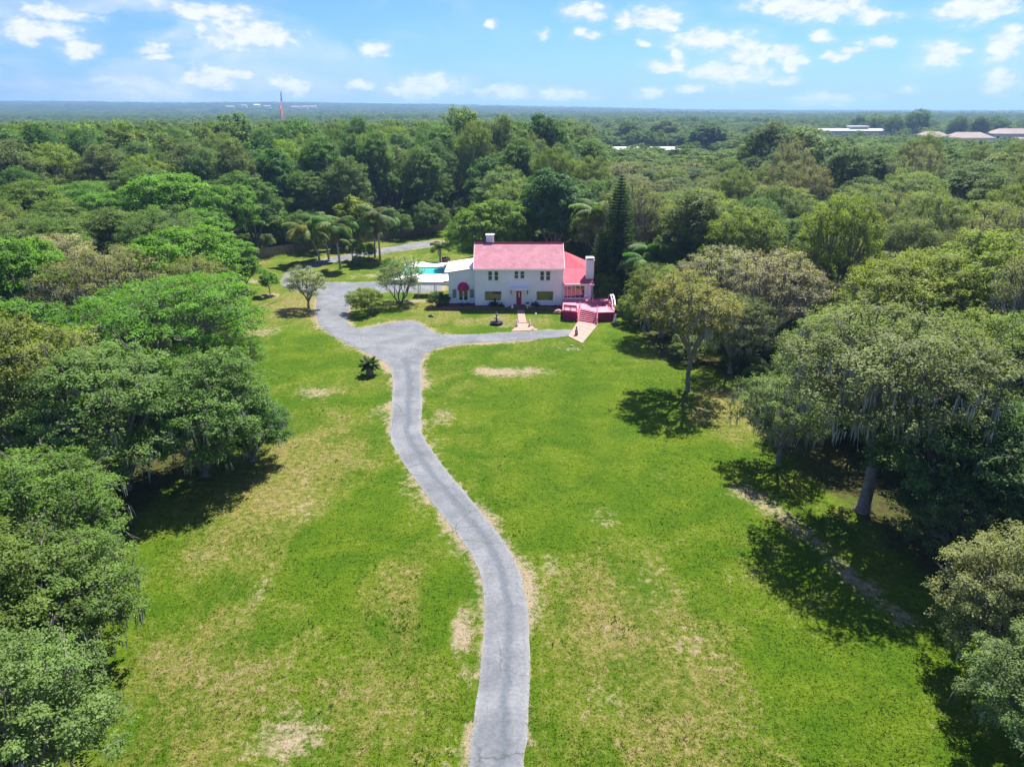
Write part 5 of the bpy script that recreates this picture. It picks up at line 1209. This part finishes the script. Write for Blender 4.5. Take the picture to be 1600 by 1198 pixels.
b = principled(nt, None, c, .85, .1); tr = nt.add('ShaderNodeBsdfTranslucent'); nt.l.new(c, tr.inputs['Color']); mx = nt.add('ShaderNodeMixShader'); mx.inputs[0].default_value = .5; nt.l.new(b.outputs[0], mx.inputs[1]); nt.l.new(tr.outputs[0], mx.inputs[2]); nt.l.new(mx.outputs[0], out.inputs[0])
nu, nv = 16, 30; V, al, upv = [], [], []
for j in range(nv+1):
    v_ = j/nv; hw_ = float(np.interp(v_, [0, .3, .45, .55, .75, 1], [.12, .35, .5, 1.25, .95, .6])); cx_ = -.4-hw_*.8
    for i_ in range(nu+1):
        u_ = i_/nu*2-1; V.append((fx+cx_+u_*hw_+.15*math.sin(v_*11), 559.5+.5*math.sin(u_*7+v_*6)*min(1, hw_), fz_-.8-v_*19.5)); al.append(i_/nu); upv.append(v_)
me = np_mesh('flag', np.array(V)-np.array([fx, 560, zg]), np.array([(j*(nu+1)+i_, j*(nu+1)+i_+1, (j+1)*(nu+1)+i_+1, (j+1)*(nu+1)+i_) for j in range(nv) for i_ in range(nu)]), fm, {'along': ('POINT', np.array(al)), 'up': ('POINT', np.array(upv))})
fl_ = link('flag', me); fl_.location = (fx, 560, zg); tag(fl_, 'limp striped red white and blue flag hanging from the tall flagpole', 'flag')
# a few houses on the far hillside
rs = random.Random(8)
HL = ['leftmost pale house on the far hillside', 'second pale house from the left on the far hillside', 'third pale house from the left on the far hillside', 'pale house left of the flagpole on the far hillside', 'pale house right of the flagpole on the far hillside', 'next pale house right of the flagpole on the far hillside', 'rightmost pale house on the far hillside']
for px, lb in zip((360, 382, 402, 418, 462, 476, 488), HL):
    Y_ = rs.uniform(2900, 3300); cx, _ = PZ(px, 166, Y_); zg = gz(cx, Y_)+11
    t = thing('hillside_house', lb, 'house', (cx, Y_, zg), 0, 'pale houses on the far hillside'); w = rs.uniform(22, 34)
    MB().box(cx-w/2, cx+w/2, Y_-8, Y_+8, zg-14, zg+5).build('wall', M['tan'], t)
    roof_slab('roof', t, [[(cx-w/2-1,Y_-9,zg+5),(cx+w/2+1,Y_-9,zg+5),(cx+w/2+1,Y_,zg+9),(cx-w/2-1,Y_,zg+9)], [(cx+w/2+1,Y_+9,zg+5),(cx-w/2-1,Y_+9,zg+5),(cx-w/2-1,Y_,zg+9),(cx+w/2+1,Y_,zg+9)]], M['tanroof'] if rs.random() < .5 else M['roofwhite'], .3)
# landmark trees beyond the woods
def far_tree(px, py_top, Y_, R, label, color, kind='oakC'):
    cx, zt = PZ(px, py_top, Y_); zg = gz(cx, Y_); sc = R/PROTO[kind][4]; plant(kind, cx, Y_, label, color, sc, zs=(zt-zg)/(PROTO[kind][3]*sc), name='forest_tree', cat='tree')
far_tree(1440, 166, 660, 12, 'tallest round tree standing above the right skyline', (.045,.085,.028))
far_tree(1402, 177, 650, 9, 'tree left of the tallest skyline tree', (.055,.09,.03), 'oakB')
far_tree(1372, 174, 740, 11, 'pale green tree behind the right end of the large white roof', (.075,.115,.03))
far_tree(1345, 178, 780, 10, 'dark tree just behind the large white roof', (.04,.075,.03), 'tallA')
far_tree(1500, 180, 660, 9, 'dark tree behind the tan apartment roofs', (.036,.07,.028), 'oakB')
far_tree(1560, 178, 670, 12, 'dark tree above the apartment blocks at the right edge', (.036,.07,.028))
far_tree(1535, 181, 655, 9, 'dark tree between the two dark ones above the apartment roofs', (.04,.075,.028), 'tallB')
far_tree(1105, 190, 440, 11, 'large round dark tree right of the long low white roof', (.034,.072,.026), 'dense')
far_tree(1040, 186, 560, 13, 'broad grey-green tree behind the long low white roof', (.055,.085,.034), 'tallA')
far_tree(985, 188, 555, 11, 'tree behind the left end of the long low white roof', (.050,.09,.03), 'tallB')
far_tree(860, 188, 225, 8.5, 'tallest dark tree on the skyline behind the house', (.038,.078,.024), 'dense')
far_tree(910, 196, 228, 6.5, 'dark tree right of the tallest skyline tree behind the house', (.034,.07,.024), 'tallA')

# ------------------------------------------------------------------ haze
hm = bpy.data.materials.new('haze'); hm.use_nodes = True; ht = NT(hm.node_tree); ht.n.clear(); ho = ht.add('ShaderNodeOutputMaterial'); hv = ht.add('ShaderNodeVolumePrincipled')
hv.inputs['Color'].default_value = (.34, .57, .93, 1); hv.inputs['Density'].default_value = 0.00017; hv.inputs['Anisotropy'].default_value = .2
ht.l.new(hv.outputs[0], ho.inputs['Volume'])
o = MB().box(-9300, 9300, -9300, 9800, -45, 96).build('haze', hm); o['kind'] = 'stuff'
